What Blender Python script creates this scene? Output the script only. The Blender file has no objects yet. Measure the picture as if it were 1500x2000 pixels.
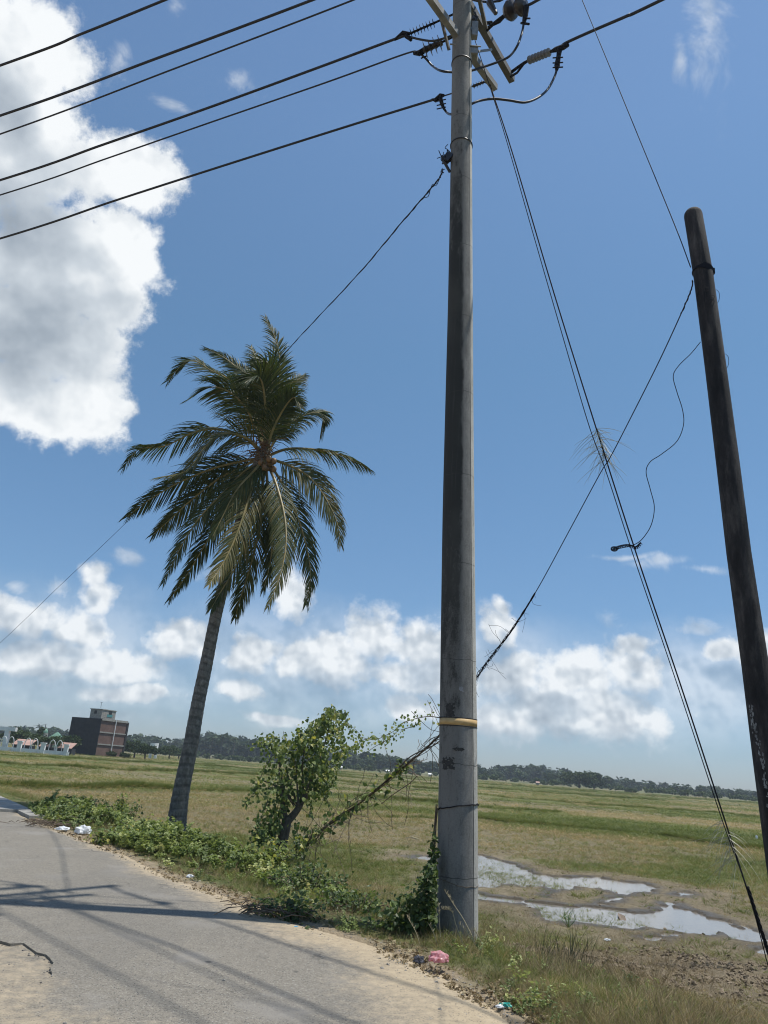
import bpy, bmesh, math, random
import numpy as np
from mathutils import Vector, Matrix
from mathutils.geometry import delaunay_2d_cdt
PI = math.pi
rng = np.random.default_rng(7)
random.seed(7)
scene = bpy.context.scene
COL = scene.collection

# ------------------------------------------------------------------ camera
FPX, HY, SLOPE, CH = 1500.0, 1500.0, 0.078, 1.65       # focal length in px of a 1500x2000 frame, horizon, its tilt, eye height
roll = math.atan(SLOPE)
pitch = math.atan((HY - 1000) * math.cos(roll) / FPX)
cF = np.array([0, math.cos(pitch), math.sin(pitch)])
U0 = np.array([0, -math.sin(pitch), math.cos(pitch)]); R0 = np.array([1.0, 0, 0])
cR = R0 * math.cos(roll) + U0 * math.sin(roll)
cU = U0 * math.cos(roll) - R0 * math.sin(roll)
cam_d = bpy.data.cameras.new('camera'); cam = bpy.data.objects.new('camera', cam_d); COL.objects.link(cam)
M = Matrix(((cR[0], cU[0], -cF[0], 0), (cR[1], cU[1], -cF[1], 0), (cR[2], cU[2], -cF[2], CH), (0, 0, 0, 1)))
cam.matrix_world = M
cam_d.sensor_fit = 'VERTICAL'; cam_d.sensor_height = 24; cam_d.lens = 24 * FPX / 2000
cam_d.clip_start = 0.05; cam_d.clip_end = 20000
scene.camera = cam
scene.render.resolution_x, scene.render.resolution_y = 768, 1024
CAMP = np.array([0, 0, CH])

def ray(x, y):
    v = cF * FPX + cR * (x - 750) + cU * (1000 - y)
    return v / np.linalg.norm(v)
def PY(x, y, Y):                      # where the sight line meets the vertical plane at distance Y
    r = ray(x, y); return CAMP + r * (Y / r[1])
def PZ(x, y, z):                      # ... the level at height z
    r = ray(x, y); return CAMP + r * ((z - CH) / r[2])
def PV(x, y, p0, d):                  # ... the vertical plane through p0 along d
    n = np.array([d[1], -d[0], 0.0]); r = ray(x, y)
    return CAMP + r * (np.dot(np.array(p0) - CAMP, n) / np.dot(r, n))
def depth(p): return float(np.dot(np.array(p) - CAMP, cF))
def azel(x, y):
    r = ray(x, y); return math.atan2(r[0], r[1]), math.asin(r[2])

# ------------------------------------------------------------------ sun, sky, exposure
SUN_EL, SUN_AZ = math.radians(71.3), math.radians(5)     # azimuth measured from +X towards +Y
sd = np.array([math.cos(SUN_EL) * math.cos(SUN_AZ), math.cos(SUN_EL) * math.sin(SUN_AZ), math.sin(SUN_EL)])
sl = bpy.data.lights.new('sun', 'SUN'); sl.energy = 4.0; sl.angle = math.radians(0.53); sl.color = (1.0, 0.955, 0.88)
so = bpy.data.objects.new('sun', sl); COL.objects.link(so)
so.rotation_euler = Vector(sd).to_track_quat('Z', 'Y').to_euler(); so.location = (20, 0, 40)
SKY_STRENGTH = 0.115
scene.cycles.max_bounces = 6; scene.cycles.diffuse_bounces = 3; scene.cycles.filter_width = 1.1
scene.view_settings.view_transform = 'Standard'; scene.view_settings.look = 'None'
scene.view_settings.exposure = 0.35; scene.view_settings.gamma = 1.0; scene.view_settings.use_curve_mapping = False

class NG:
    """small node-tree writer"""
    def __init__(s, nt): s.nt = nt; s.n = nt.nodes; s.l = nt.links
    def new(s, t, **kw):
        n = s.n.new(t)
        for k, v in kw.items(): setattr(n, k, v)
        return n
    def put(s, sock, v):
        if v is None: return
        if hasattr(v, 'is_linked') or hasattr(v, 'links'): s.l.new(v, sock)
        else: sock.default_value = v
    def math(s, op, a, b=None, c=None, clamp=False):
        n = s.new('ShaderNodeMath', operation=op, use_clamp=clamp)
        s.put(n.inputs[0], a); s.put(n.inputs[1], b); s.put(n.inputs[2], c); return n.outputs[0]
    def vmath(s, op, a, b=None, c=None, out=0):
        n = s.new('ShaderNodeVectorMath', operation=op)
        s.put(n.inputs[0], a); s.put(n.inputs[1], b)
        if c is not None: s.put(n.inputs[2], c)
        return n.outputs[out]
    def noise(s, vec, scale, detail=4, rough=.5, dist=0.0, out=0):
        n = s.new('ShaderNodeTexNoise'); s.put(n.inputs['Vector'], vec)
        n.inputs['Scale'].default_value = scale; n.inputs['Detail'].default_value = detail
        n.inputs['Roughness'].default_value = rough; n.inputs['Distortion'].default_value = dist
        return n.outputs[out]
    def voro(s, vec, scale, feature='F1', out=0):
        n = s.new('ShaderNodeTexVoronoi', feature=feature); s.put(n.inputs['Vector'], vec)
        n.inputs['Scale'].default_value = scale; return n.outputs[out]
    def ramp(s, fac, stops, interp='LINEAR'):
        n = s.new('ShaderNodeValToRGB'); s.put(n.inputs[0], fac); cr = n.color_ramp; cr.interpolation = interp
        while len(cr.elements) < len(stops): cr.elements.new(0.5)
        for e, (p, c) in zip(cr.elements, stops):
            e.position = p; e.color = (c, c, c, 1) if isinstance(c, (int, float)) else (*c, 1)
        return n.outputs[0]
    def mix(s, fac, a, b, mode='MIX'):
        n = s.new('ShaderNodeMix', data_type='RGBA', blend_type=mode)
        s.put(n.inputs[0], fac)
        for i, v in ((6, a), (7, b)):
            s.put(n.inputs[i], (*v, 1) if isinstance(v, tuple) and len(v) == 3 else v)
        return n.outputs[2]
    def step(s, v, lo, hi):
        n = s.new('ShaderNodeMapRange', interpolation_type='SMOOTHSTEP'); s.put(n.inputs[0], v)
        n.inputs[1].default_value = lo; n.inputs[2].default_value = hi; return n.outputs[0]
    def attr(s, name, typ='GEOMETRY', out='Fac'):
        n = s.new('ShaderNodeAttribute', attribute_name=name, attribute_type=typ); return n.outputs[out]
    def geopos(s): return s.new('ShaderNodeNewGeometry').outputs['Position']

world = bpy.data.worlds.new('World'); world.cycles.sampling_method = 'MANUAL'; world.cycles.sample_map_resolution = 512; scene.world = world; world.use_nodes = True
wn = NG(world.node_tree); wn.n.clear()
wout = wn.new('ShaderNodeOutputWorld')
sky = wn.new('ShaderNodeTexSky', sky_type='NISHITA'); sky.sun_disc = False
sky.sun_elevation = SUN_EL; sky.sun_rotation = PI / 2 - SUN_AZ
sky.altitude = 0; sky.air_density = 1.0; sky.dust_density = 0.25; sky.ozone_density = 3.2
gen = wn.new('ShaderNodeTexCoord').outputs['Generated']
dirv = wn.vmath('NORMALIZE', gen)
sep = wn.new('ShaderNodeSeparateXYZ'); wn.l.new(dirv, sep.inputs[0])
az = wn.math('ARCTAN2', sep.outputs[0], sep.outputs[1]); el = wn.math('ARCSINE', sep.outputs[2])
comb = wn.new('ShaderNodeCombineXYZ'); wn.l.new(az, comb.inputs[0]); wn.l.new(el, comb.inputs[1])
# swirl the lookup a little so that no blob keeps a smooth outline
w1 = wn.noise(dirv, 7.0, 3, .55, out=1); w1 = wn.vmath('SUBTRACT', w1, (0.5, 0.5, 0.5)); w1 = wn.vmath('MULTIPLY', w1, (0.09, 0.06, 0.0))
azel_v = wn.vmath('ADD', comb.outputs[0], w1)
def blobfield(blobs, lookup=None):
    lookup = lookup or azel_v
    cur = None
    for (cx, cy, rx, ry) in blobs:
        a0, e0 = azel(cx, cy); a1, _ = azel(cx + rx, cy); _, e1 = azel(cx, cy - ry)
        ra = abs(a1 - a0) + 1e-4; re = abs(e1 - e0) + 1e-4
        v = wn.vmath('MULTIPLY_ADD', lookup, (1 / ra, 1 / re, 0), (-a0 / ra, -e0 / re, 0))
        L = wn.vmath('LENGTH', v, out=1)
        L = wn.math('MULTIPLY', L, 1.0)
        if cur is None: cur = L
        else:
            n = wn.new('ShaderNodeMath', operation='SMOOTH_MIN'); wn.l.new(cur, n.inputs[0]); wn.l.new(L, n.inputs[1]); n.inputs[2].default_value = .12
            cur = n.outputs[0]
    return wn.math('SUBTRACT', 1.0, cur)
big = [(-60, 100, 260, 260), (90, 90, 150, 150), (60, 300, 200, 170), (230, 350, 150, 105), (120, 500, 210, 150), (235, 500, 90, 110),
       (60, 640, 210, 130), (170, 690, 100, 110), (110, 800, 150, 85), (20, 760, 150, 90), (215, 600, 90, 80), (290, 330, 100, 80), (190, 800, 70, 90), (-200, 500, 280, 320), (-500, 300, 300, 260)]
low = [(30, 1200, 130, 50), (150, 1225, 80, 45), (170, 1285, 190, 45), (60, 1290, 120, 50), (240, 1350, 110, 24), (182, 1120, 24, 26), (185, 1165, 30, 40),
       (370, 1250, 85, 50), (497, 1275, 58, 46), (565, 1170, 42, 55), (480, 1345, 60, 26), (590, 1285, 60, 50), (650, 1290, 110, 60), (735, 1245, 75, 62), (820, 1265, 80, 55), (800, 1310, 130, 42),
       (810, 1375, 70, 34), (970, 1235, 50, 45), (985, 1200, 26, 26), (1000, 1330, 110, 55), (1120, 1335, 120, 62), (1245, 1310, 85, 62), (1180, 1400, 150, 50), (1000, 1400, 110, 45), (1245, 1265, 35, 26),
       (1430, 1270, 60, 32), (1500, 1262, 60, 34), (-150, 1240, 160, 60), (1700, 1330, 180, 60), (1560, 1360, 60, 26), (1130, 1380, 190, 60), (560, 1400, 90, 16)]
wisp = [(468, 142, 55, 34), (350, 205, 60, 24), (1230, 1096, 80, 9), (1300, 1106, 100, 16), (1380, 1119, 70, 11), (1190, 1215, 70, 50), (235, 1088, 40, 24), (1335, 120, 26, 60), (240, 120, 40, 90), (1370, 1222, 90, 24), (560, 1405, 150, 24),
        (30, 1135, 40, 22), (120, 1140, 40, 30), (350, 5, 40, 26), (200, 1400, 200, 24), (20, 1365, 60, 40), (1400, 60, 60, 200), (420, 1120, 50, 24)]
fb = wn.noise(dirv, 5.5, 7, .6); ff = wn.noise(dirv, 17.0, 5, .62)
f3 = wn.noise(dirv, 40.0, 6, .7); w3 = wn.math('MULTIPLY', wn.math('SUBTRACT', f3, .5), 1.15)
nz = wn.math('ADD', w3, wn.math('ADD', wn.math('MULTIPLY', wn.math('SUBTRACT', fb, .5), 1.0), wn.math('MULTIPLY', wn.math('SUBTRACT', ff, .5), .95)))
nzl = wn.math('ADD', w3, wn.math('ADD', wn.math('MULTIPLY', wn.math('SUBTRACT', fb, .5), .8), wn.math('MULTIPLY', wn.math('SUBTRACT', ff, .5), 1.7)))
def billow(vec, scale, det=2.0):
    n = wn.new('ShaderNodeTexVoronoi', feature='F1', normalize=True); wn.put(n.inputs['Vector'], vec); n.inputs['Scale'].default_value = scale; n.inputs['Detail'].default_value = det; n.inputs['Roughness'].default_value = .55
    return n.outputs['Distance']
dirw = wn.vmath('ADD', dirv, wn.vmath('MULTIPLY', wn.vmath('SUBTRACT', wn.noise(dirv, 18, 5, .6, out=1), (.5, .5, .5)), (.045, .045, .045)))
bil = billow(dirw, 9.0); bil2 = billow(dirw, 22.0)
nz = wn.math('ADD', wn.math('MULTIPLY', nz, .72), wn.math('MULTIPLY', wn.math('SUBTRACT', .28, bil), 1.0))
nzl = wn.math('ADD', wn.math('MULTIPLY', nzl, .62), wn.math('MULTIPLY', wn.math('SUBTRACT', .30, bil2), 1.5))
fbig = wn.math('ADD', blobfield(big), nz)
flow = wn.math('ADD', wn.math('ADD', blobfield(low), .14), nzl)
fwis = wn.math('ADD', blobfield(wisp), wn.math('MULTIPLY', wn.math('SUBTRACT', wn.noise(dirv, 13, 6, .68, .6), .5), 3.2))
mbig = wn.step(fbig, -.05, .36)
mlow0 = wn.math('MULTIPLY', wn.step(flow, -.14, .62), .93)
# relief: the noise seen a little way towards the sun
def relief(scale, off, det, ro):
    a = wn.noise(dirv, scale, det, ro); b = wn.noise(wn.vmath('ADD', dirv, off), scale, det, ro)
    return wn.math('SUBTRACT', a, b)
brel = lambda sc, off: wn.math('SUBTRACT', billow(wn.vmath('ADD', dirw, off), sc), bil2)
rell = wn.math('ADD', wn.math('MULTIPLY', brel(22.0, (.003, 0, .010)), .55), wn.math('ADD', wn.math('MULTIPLY', (r9 := relief(8, (.018, 0, .022), 4, .55)), 1.3), wn.math('MULTIPLY', relief(30, (.004, 0, .007), 2, .55), .7)))
rel = wn.math('ADD', r9, wn.math('MULTIPLY', wn.math('SUBTRACT', .3, bil), .35))
inner = wn.step(wn.math('ADD', blobfield([(20, 650, 230, 200), (60, 430, 150, 170), (0, 220, 110, 130), (-300, 500, 300, 300)]), wn.math('MULTIPLY', nz, .55)), -.15, .85)
shade = wn.math('SUBTRACT', wn.math('ADD', wn.math('ADD', .90, rel), wn.math('MULTIPLY', w3, .12)), wn.math('MULTIPLY', inner, .36))
lowb = blobfield(low, wn.vmath('ADD', azel_v, (0.0, .030, 0.0)))
base_g = wn.step(wn.math('SUBTRACT', wn.math('ADD', lowb, wn.math('MULTIPLY', nzl, .5)), wn.math('MULTIPLY', flow, .55)), -.15, .75)
mlow = wn.math('MULTIPLY', mlow0, wn.math('SUBTRACT', 1.0, wn.math('MULTIPLY', base_g, .25)))
shlow = wn.math('SUBTRACT', wn.math('ADD', wn.math('ADD', .87, rell), wn.math('MULTIPLY', w3, .15)), wn.math('MULTIPLY', base_g, .25))
veil = wn.math('MULTIPLY', wn.step(wn.math('ADD', blobfield([(100, 1290, 480, 170), (560, 1290, 330, 150), (900, 1330, 420, 140), (1350, 1330, 330, 130), (-600, 1250, 500, 150), (2100, 1380, 500, 150)]), wn.math('MULTIPLY', wn.math('SUBTRACT', fb, .5), 1.0)), -.15, .9), .50)
mwis = wn.math('MULTIPLY', wn.step(fwis, .1, 1.3), .5)
# clouds of the same kind over the rest of the sky
sk = wn.noise(wn.vmath('MULTIPLY', dirv, (1, 1, 2.2)), 2.6, 6, .6)
backm = wn.step(sep.outputs[1], .12, -.25)
mback = wn.math('MULTIPLY', wn.step(sk, .56, .68), backm)
mask = wn.math('MAXIMUM', wn.math('MAXIMUM', wn.math('MAXIMUM', mbig, mlow), veil), wn.math('MAXIMUM', mwis, mback))
mask = wn.math('MULTIPLY', mask, wn.step(el, -.01, .06))
sh = wn.mix(mbig, wn.ramp(shlow, [(0, 0), (1, 1)]), wn.ramp(shade, [(0, 0), (1, 1)]))
ccol = wn.ramp(sh, [(.25, (.24, .29, .35)), (.5, (.38, .44, .51)), (.75, (.60, .66, .72)), (.95, (.92, .95, .97))])
elr = wn.ramp(wn.math('MULTIPLY', el, 1 / 1.5708), [(0, (.43, .51, .69)), (.09, (.43, .60, .73)), (.20, (.46, .70, .80)), (.33, (.51, .80, .86)), (.5, (.68, .93, 1.0)), (.75, (.75, .95, 1.05))])
skc = wn.mix(1.0, sky.outputs[0], elr, 'MULTIPLY')
hs = wn.new('ShaderNodeHueSaturation'); wn.l.new(skc, hs.inputs['Color']); hs.inputs['Saturation'].default_value = 0.90; hs.inputs['Value'].default_value = 1.0
bg1 = wn.new('ShaderNodeBackground'); wn.l.new(hs.outputs[0], bg1.inputs[0]); bg1.inputs[1].default_value = SKY_STRENGTH
bg2 = wn.new('ShaderNodeBackground'); wn.l.new(ccol, bg2.inputs[0]); bg2.inputs[1].default_value = 0.80
ms = wn.new('ShaderNodeMixShader'); wn.l.new(mask, ms.inputs[0]); wn.l.new(bg1.outputs[0], ms.inputs[1]); wn.l.new(bg2.outputs[0], ms.inputs[2])
wn.l.new(ms.outputs[0], wout.inputs['Surface'])

# ------------------------------------------------------------------ helpers: objects
def tag(o, label=None, cat=None, group=None, kind=None):
    if label: o['label'] = label
    if cat: o['category'] = cat
    if group: o['group'] = group
    if kind: o['kind'] = kind
    return o
def thing(name, label, cat, loc=(0, 0, 0), group=None):
    o = bpy.data.objects.new(name, None); COL.objects.link(o); o.location = tuple(float(v) for v in loc)
    o.empty_display_size = .2
    return tag(o, label, cat, group)
def link(name, me, parent=None, loc=None):
    o = bpy.data.objects.new(name, me); COL.objects.link(o)
    if parent is not None:
        o.parent = parent
        p = parent; off = Vector((0, 0, 0))
        while p is not None: off += p.location; p = p.parent
        if loc is None: o.location = -off           # mesh written in world coordinates
        else: o.location = loc
    elif loc is not None: o.location = loc
    return o
def npmesh(name, V, faces, mat=None, smooth=False, attrs=None):
    """faces: list of int arrays (n,k)"""
    me = bpy.data.meshes.new(name); V = np.asarray(V, np.float32)
    faces = [np.asarray(f, np.int32) for f in faces if len(f)]
    me.vertices.add(len(V)); me.vertices.foreach_set('co', V.ravel())
    lv = np.concatenate([f.ravel() for f in faces]); cnt = np.concatenate([np.full(len(f), f.shape[1], np.int32) for f in faces])
    me.loops.add(len(lv)); me.loops.foreach_set('vertex_index', lv)
    me.polygons.add(len(cnt)); st = np.concatenate([[0], np.cumsum(cnt)[:-1]]).astype(np.int32)
    me.polygons.foreach_set('loop_start', st)
    me.polygons.foreach_set('use_smooth', np.full(len(cnt), smooth))
    for k, a in (attrs or {}).items():
        at = me.attributes.new(k, 'FLOAT', 'POINT'); at.data.foreach_set('value', np.asarray(a, np.float32))
    me.update(calc_edges=True)
    if mat: me.materials.append(mat)
    return me
class MB:
    def __init__(s): s.V = []; s.F = []; s.A = []; s.a = 0.0
    def add(s, verts, faces):
        b = len(s.V); s.V += [tuple(float(c) for c in v) for v in verts]; s.F += [tuple(b + i for i in f) for f in faces]; s.A += [s.a] * len(verts)
    def box(s, c, size, rot=None, taper=1.0):
        v = []
        for z in (-.5, .5):
            k = taper if z > 0 else 1
            for x, y in ((-.5, -.5), (.5, -.5), (.5, .5), (-.5, .5)):
                p = Vector((x * size[0] * k, y * size[1] * k, z * size[2]))
                if rot is not None: p = rot @ p
                v.append((p.x + c[0], p.y + c[1], p.z + c[2]))
        s.add(v, [(3, 2, 1, 0), (4, 5, 6, 7), (0, 1, 5, 4), (1, 2, 6, 5), (2, 3, 7, 6), (3, 0, 4, 7)])
    def beam(s, a, b, w, h, up=(0, 0, 1)):
        a = Vector(a); b = Vector(b); d = (b - a); L = d.length; d.normalize()
        x = d.cross(Vector(up)); x.normalize(); y = x.cross(d)
        rot = Matrix((x, y, d)).transposed()
        s.box((a + b) / 2, (w, h, L), rot)
    def tube(s, pts, radii, n=8, caps=True):
        P = [Vector(p) for p in pts]
        if not hasattr(radii, '__len__'): radii = [radii] * len(P)
        ref = None; rings = []
        for i, p in enumerate(P):
            t = (P[min(i + 1, len(P) - 1)] - P[max(i - 1, 0)])
            if t.length < 1e-9: t = Vector((0, 0, 1))
            t.normalize()
            if ref is None:
                ref = t.cross(Vector((0, 0, 1)));
                if ref.length < .1: ref = t.cross(Vector((1, 0, 0)))
            ref = ref - t * ref.dot(t); ref.normalize(); q = t.cross(ref)
            rings.append([p + (ref * math.cos(2 * PI * k / n) + q * math.sin(2 * PI * k / n)) * radii[i] for k in range(n)])
        v = [x for r in rings for x in r]; f = []
        for i in range(len(P) - 1):
            for k in range(n):
                k2 = (k + 1) % n; f.append((i * n + k, i * n + k2, (i + 1) * n + k2, (i + 1) * n + k))
        if caps: f.append(tuple(range(n - 1, -1, -1))); f.append(tuple(range((len(P) - 1) * n, len(P) * n)))
        s.add(v, f)
    def build(s, name, mat, parent=None, smooth=False, attr=None):
        me = bpy.data.meshes.new(name); me.from_pydata(s.V, [], s.F); me.materials.append(mat)
        if smooth: me.polygons.foreach_set('use_smooth', [True] * len(me.polygons))
        if attr:
            at = me.attributes.new(attr, 'FLOAT', 'POINT'); at.data.foreach_set('value', s.A)
        me.update(); return link(name, me, parent)
def spline(pts, n):
    """Catmull-Rom through the points, n samples"""
    P = np.array(pts, float); m = len(P) - 1
    if m == 1: return [P[0] + (P[1] - P[0]) * t for t in np.linspace(0, 1, n)]
    Q = np.vstack([2 * P[0] - P[1], P, 2 * P[-1] - P[-2]]); out = []
    for u in np.linspace(0, m, n):
        i = min(int(u), m - 1); t = u - i; a, b, c, d = Q[i], Q[i + 1], Q[i + 2], Q[i + 3]
        out.append(.5 * (2 * b + (c - a) * t + (2 * a - 5 * b + 4 * c - d) * t * t + (3 * b - a - 3 * c + d) * t ** 3))
    return out
def unit(v):
    v = np.asarray(v, float); n = np.linalg.norm(v); return v / n if n > 1e-9 else v

# ------------------------------------------------------------------ helpers: noise in numpy
def hash2(ix, iy, seed):
    h = (ix.astype(np.int64) * 374761393 + iy.astype(np.int64) * 668265263 + seed * 1274126177) & 0xffffffff
    h = ((h ^ (h >> 13)) * 1274126177) & 0xffffffff
    return ((h ^ (h >> 16)) & 0xffff) / 65535.0
def vnoise(x, y, seed=0):
    ix = np.floor(x); iy = np.floor(y); fx = x - ix; fy = y - iy
    fx = fx * fx * (3 - 2 * fx); fy = fy * fy * (3 - 2 * fy)
    a = hash2(ix, iy, seed); b = hash2(ix + 1, iy, seed); c = hash2(ix, iy + 1, seed); d = hash2(ix + 1, iy + 1, seed)
    return (a * (1 - fx) + b * fx) * (1 - fy) + (c * (1 - fx) + d * fx) * fy
def fbm(x, y, oct=4, seed=0):
    s = 0; a = .5; t = 0
    for i in range(oct):
        s = s + a * vnoise(x * 2 ** i + i * 17.3, y * 2 ** i - i * 9.1, seed + i); t += a; a *= .5
    return s / t
def sstep(x, a, b):
    t = np.clip((x - a) / (b - a), 0, 1); return t * t * (3 - 2 * t)
def seg_dist(x, y, poly, closed=False):
    P = np.array(poly, float)[:, :2]; n = len(P) - (0 if closed else 1); best = np.full(np.shape(x), 1e9); side = np.zeros(np.shape(x))
    for i in range(n):
        a = P[i]; b = P[(i + 1) % len(P)]; d = b - a; L2 = max(d @ d, 1e-12)
        t = np.clip(((x - a[0]) * d[0] + (y - a[1]) * d[1]) / L2, 0, 1)
        dx = x - a[0] - t * d[0]; dy = y - a[1] - t * d[1]; q = dx * dx + dy * dy
        m = q < best; best = np.where(m, q, best); side = np.where(m, d[0] * dy - d[1] * dx, side)
    return np.sqrt(best), side
def inpoly(x, y, poly):
    P = np.array(poly, float); c = np.zeros(np.shape(x), bool); j = len(P) - 1
    for i in range(len(P)):
        xi, yi, xj, yj = P[i][0], P[i][1], P[j][0], P[j][1]
        c ^= ((yi > y) != (yj > y)) & (x < (xj - xi) * (y - yi) / (yj - yi + 1e-12) + xi); j = i
    return c

# ------------------------------------------------------------------ materials
def mat(name, col=(.5, .5, .5), rough=.8, metal=0.0, fn=None, spec=None, trans=False):
    m = bpy.data.materials.new(name); m.use_nodes = True; g = NG(m.node_tree)
    b = m.node_tree.nodes['Principled BSDF']; b.inputs['Roughness'].default_value = rough; b.inputs['Metallic'].default_value = metal
    b.inputs['Base Color'].default_value = (*col, 1)
    if spec is not None: b.inputs['Specular IOR Level'].default_value = spec
    if fn:
        r = fn(g, b) or {}
        if 'color' in r: g.l.new(r['color'], b.inputs['Base Color'])
        if 'rough' in r: g.put(b.inputs['Roughness'], r['rough'])
        if 'bump' in r:
            bp = g.new('ShaderNodeBump'); bp.inputs['Strength'].default_value = r.get('bs', .5); bp.inputs['Distance'].default_value = r.get('bd', .01)
            g.l.new(r['bump'], bp.inputs['Height']); g.l.new(bp.outputs[0], b.inputs['Normal'])
    if trans:                      # thin leaf: some light comes through
        out = [n for n in m.node_tree.nodes if n.type == 'OUTPUT_MATERIAL'][0]
        t = g.new('ShaderNodeBsdfTranslucent'); mx = g.new('ShaderNodeMixShader'); mx.inputs[0].default_value = trans if isinstance(trans, float) else .35
        src = b.inputs['Base Color'].links[0].from_socket if b.inputs['Base Color'].links else None
        if src:
            hv = g.new('ShaderNodeHueSaturation'); hv.inputs['Saturation'].default_value = 1.15; hv.inputs['Value'].default_value = 1.3; hv.inputs['Hue'].default_value = .49
            g.l.new(src, hv.inputs['Color']); g.l.new(hv.outputs[0], t.inputs[0])
        else: t.inputs[0].default_value = (*col, 1)
        g.l.new(b.outputs[0], mx.inputs[1]); g.l.new(t.outputs[0], mx.inputs[2]); g.l.new(mx.outputs[0], out.inputs[0])
    return m
def vary(lo, hi, scale=3.0, detail=5, rough=.6, bump=.3, bd=.01, bscale=None):
    def fn(g, b):
        p = g.geopos(); n = g.noise(p, scale, detail, rough)
        r = {'color': g.ramp(n, [(.3, lo), (.7, hi)])}
        if bump: r.update(bump=g.noise(p, bscale or scale * 6, 6, .6), bs=bump, bd=bd)
        return r
    return fn

def f_ground(g, b):
    p = g.geopos(); sx = g.new('ShaderNodeSeparateXYZ'); g.l.new(p, sx.inputs[0])
    green = g.attr('green'); mud = g.attr('mud'); sand = g.attr('sand')
    big_ = g.noise(p, .12, 5, .6); mid = g.noise(p, .9, 6, .65); fine = g.noise(p, 9, 6, .7); vfine = g.noise(p, 60, 4, .7)
    # straws and clods at several sizes, stretched along the sight of the field
    pst = g.vmath('MULTIPLY', p, (.35, 1.6, 1.0)); st = g.noise(pst, .55, 6, .65)
    grs = g.ramp(g.math('ADD', g.math('MULTIPLY', mid, .5), g.math('MULTIPLY', fine, .5)), [(.3, (.050, .058, .018)), (.48, (.092, .112, .034)), (.6, (.150, .155, .055)), (.75, (.23, .185, .095))])
    dry = g.ramp(g.math('ADD', g.math('MULTIPLY', vfine, .4), g.math('MULTIPLY', fine, .6)), [(.32, (.060, .050, .026)), (.47, (.155, .132, .075)), (.6, (.25, .215, .125)), (.72, (.42, .37, .24))])
    f = g.math('ADD', green, g.math('MULTIPLY', g.math('SUBTRACT', g.math('ADD', g.math('MULTIPLY', st, .6), g.math('MULTIPLY', fine, .4)), .5), 1.6), clamp=True)
    c = g.mix(g.step(f, .25, .75), dry, grs)
    mudc = g.ramp(g.math('ADD', g.math('MULTIPLY', mid, .4), g.math('MULTIPLY', fine, .6)), [(.3, (.105, .082, .050)), (.52, (.215, .175, .115)), (.72, (.34, .285, .20))])
    c = g.mix(mud, c, mudc)
    sandc = g.ramp(g.math('ADD', g.math('MULTIPLY', vfine, .5), g.math('MULTIPLY', fine, .5)), [(.3, (.21, .165, .10)), (.5, (.34, .27, .18)), (.7, (.44, .355, .25))])
    c = g.mix(sand, c, sandc)
    wet = g.attr('wet'); c = g.mix(g.math('MULTIPLY', wet, .72), c, (.045, .033, .022))
    return {'color': c, 'rough': g.math('SUBTRACT', .95, g.math('MULTIPLY', wet, .6)), 'bump': g.math('ADD', fine, g.math('MULTIPLY', vfine, .35)), 'bs': 1.0, 'bd': .07}
def f_asph(g, b):
    p = g.geopos(); dust = g.attr('dust')
    fine = g.noise(p, 130, 3, .8); mid = g.noise(p, 11, 6, .65); big_ = g.noise(p, 1.1, 5, .6)
    chips = g.voro(p, 120, out=1); sc = g.new('ShaderNodeSeparateColor'); g.l.new(chips, sc.inputs[0])
    base = g.ramp(g.math('ADD', g.math('MULTIPLY', g.noise(p, 48, 4, .75), .6), g.math('MULTIPLY', g.math('ADD', fine, mid), .2)), [(.3, (.080, .073, .060)), (.5, (.193, .175, .143)), (.7, (.34, .31, .255))])
    base = g.mix(g.math('MULTIPLY', g.step(sc.outputs[0], .95, .98), .5), base, (.42, .41, .38))
    base = g.mix(g.step(sc.outputs[1], .90, .96), base, (.06, .06, .06))
    base = g.mix(g.step(big_, .52, .75), base, (.23, .215, .19))
    # round oily spots
    pw = g.vmath('ADD', p, g.vmath('MULTIPLY', g.vmath('SUBTRACT', g.noise(p, 2.2, 5, .7, out=1), (.5, .5, .5)), (1.1, 1.1, 0)))
    ck = g.new('ShaderNodeTexVoronoi', feature='DISTANCE_TO_EDGE'); g.put(ck.inputs['Vector'], pw); ck.inputs['Scale'].default_value = .42
    base = g.mix(g.math('MULTIPLY', g.math('MULTIPLY', g.step(ck.outputs['Distance'], .010, .003), g.step(g.noise(p, .8, 2, .5), .48, .6)), .6), base, (.05, .047, .042))
    base = g.mix(g.math('MULTIPLY', g.step(g.noise(g.vmath('MULTIPLY', p, (.55, .3, 1)), 1.0, 5, .6), .45, .62), .28), base, (.12, .115, .105))
    sp = g.voro(g.vmath('ADD', p, g.vmath('MULTIPLY', g.noise(p, 9, 2, .5, out=1), (.06, .06, 0))), 1.7)
    base = g.mix(g.math('MULTIPLY', g.step(sp, .075, .035), .75), base, (.045, .044, .044))
    sandc = g.ramp(g.math('ADD', g.math('MULTIPLY', fine, .6), g.math('MULTIPLY', mid, .4)), [(.3, (.26, .205, .135)), (.5, (.37, .30, .20)), (.7, (.46, .38, .27))])
    pits = g.step(sc.outputs[2], .93, .98)
    sandc = g.mix(pits, sandc, (.12, .10, .08))
    d = g.step(g.math('ADD', dust, g.math('MULTIPLY', g.math('SUBTRACT', g.math('ADD', g.math('MULTIPLY', big_, .5), g.math('MULTIPLY', mid, .5)), .5), 1.7)), .25, 1.0)
    return {'color': g.mix(d, base, sandc), 'bump': g.math('ADD', fine, g.math('MULTIPLY', chips, .4)), 'bs': .55, 'bd': .006}
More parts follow.
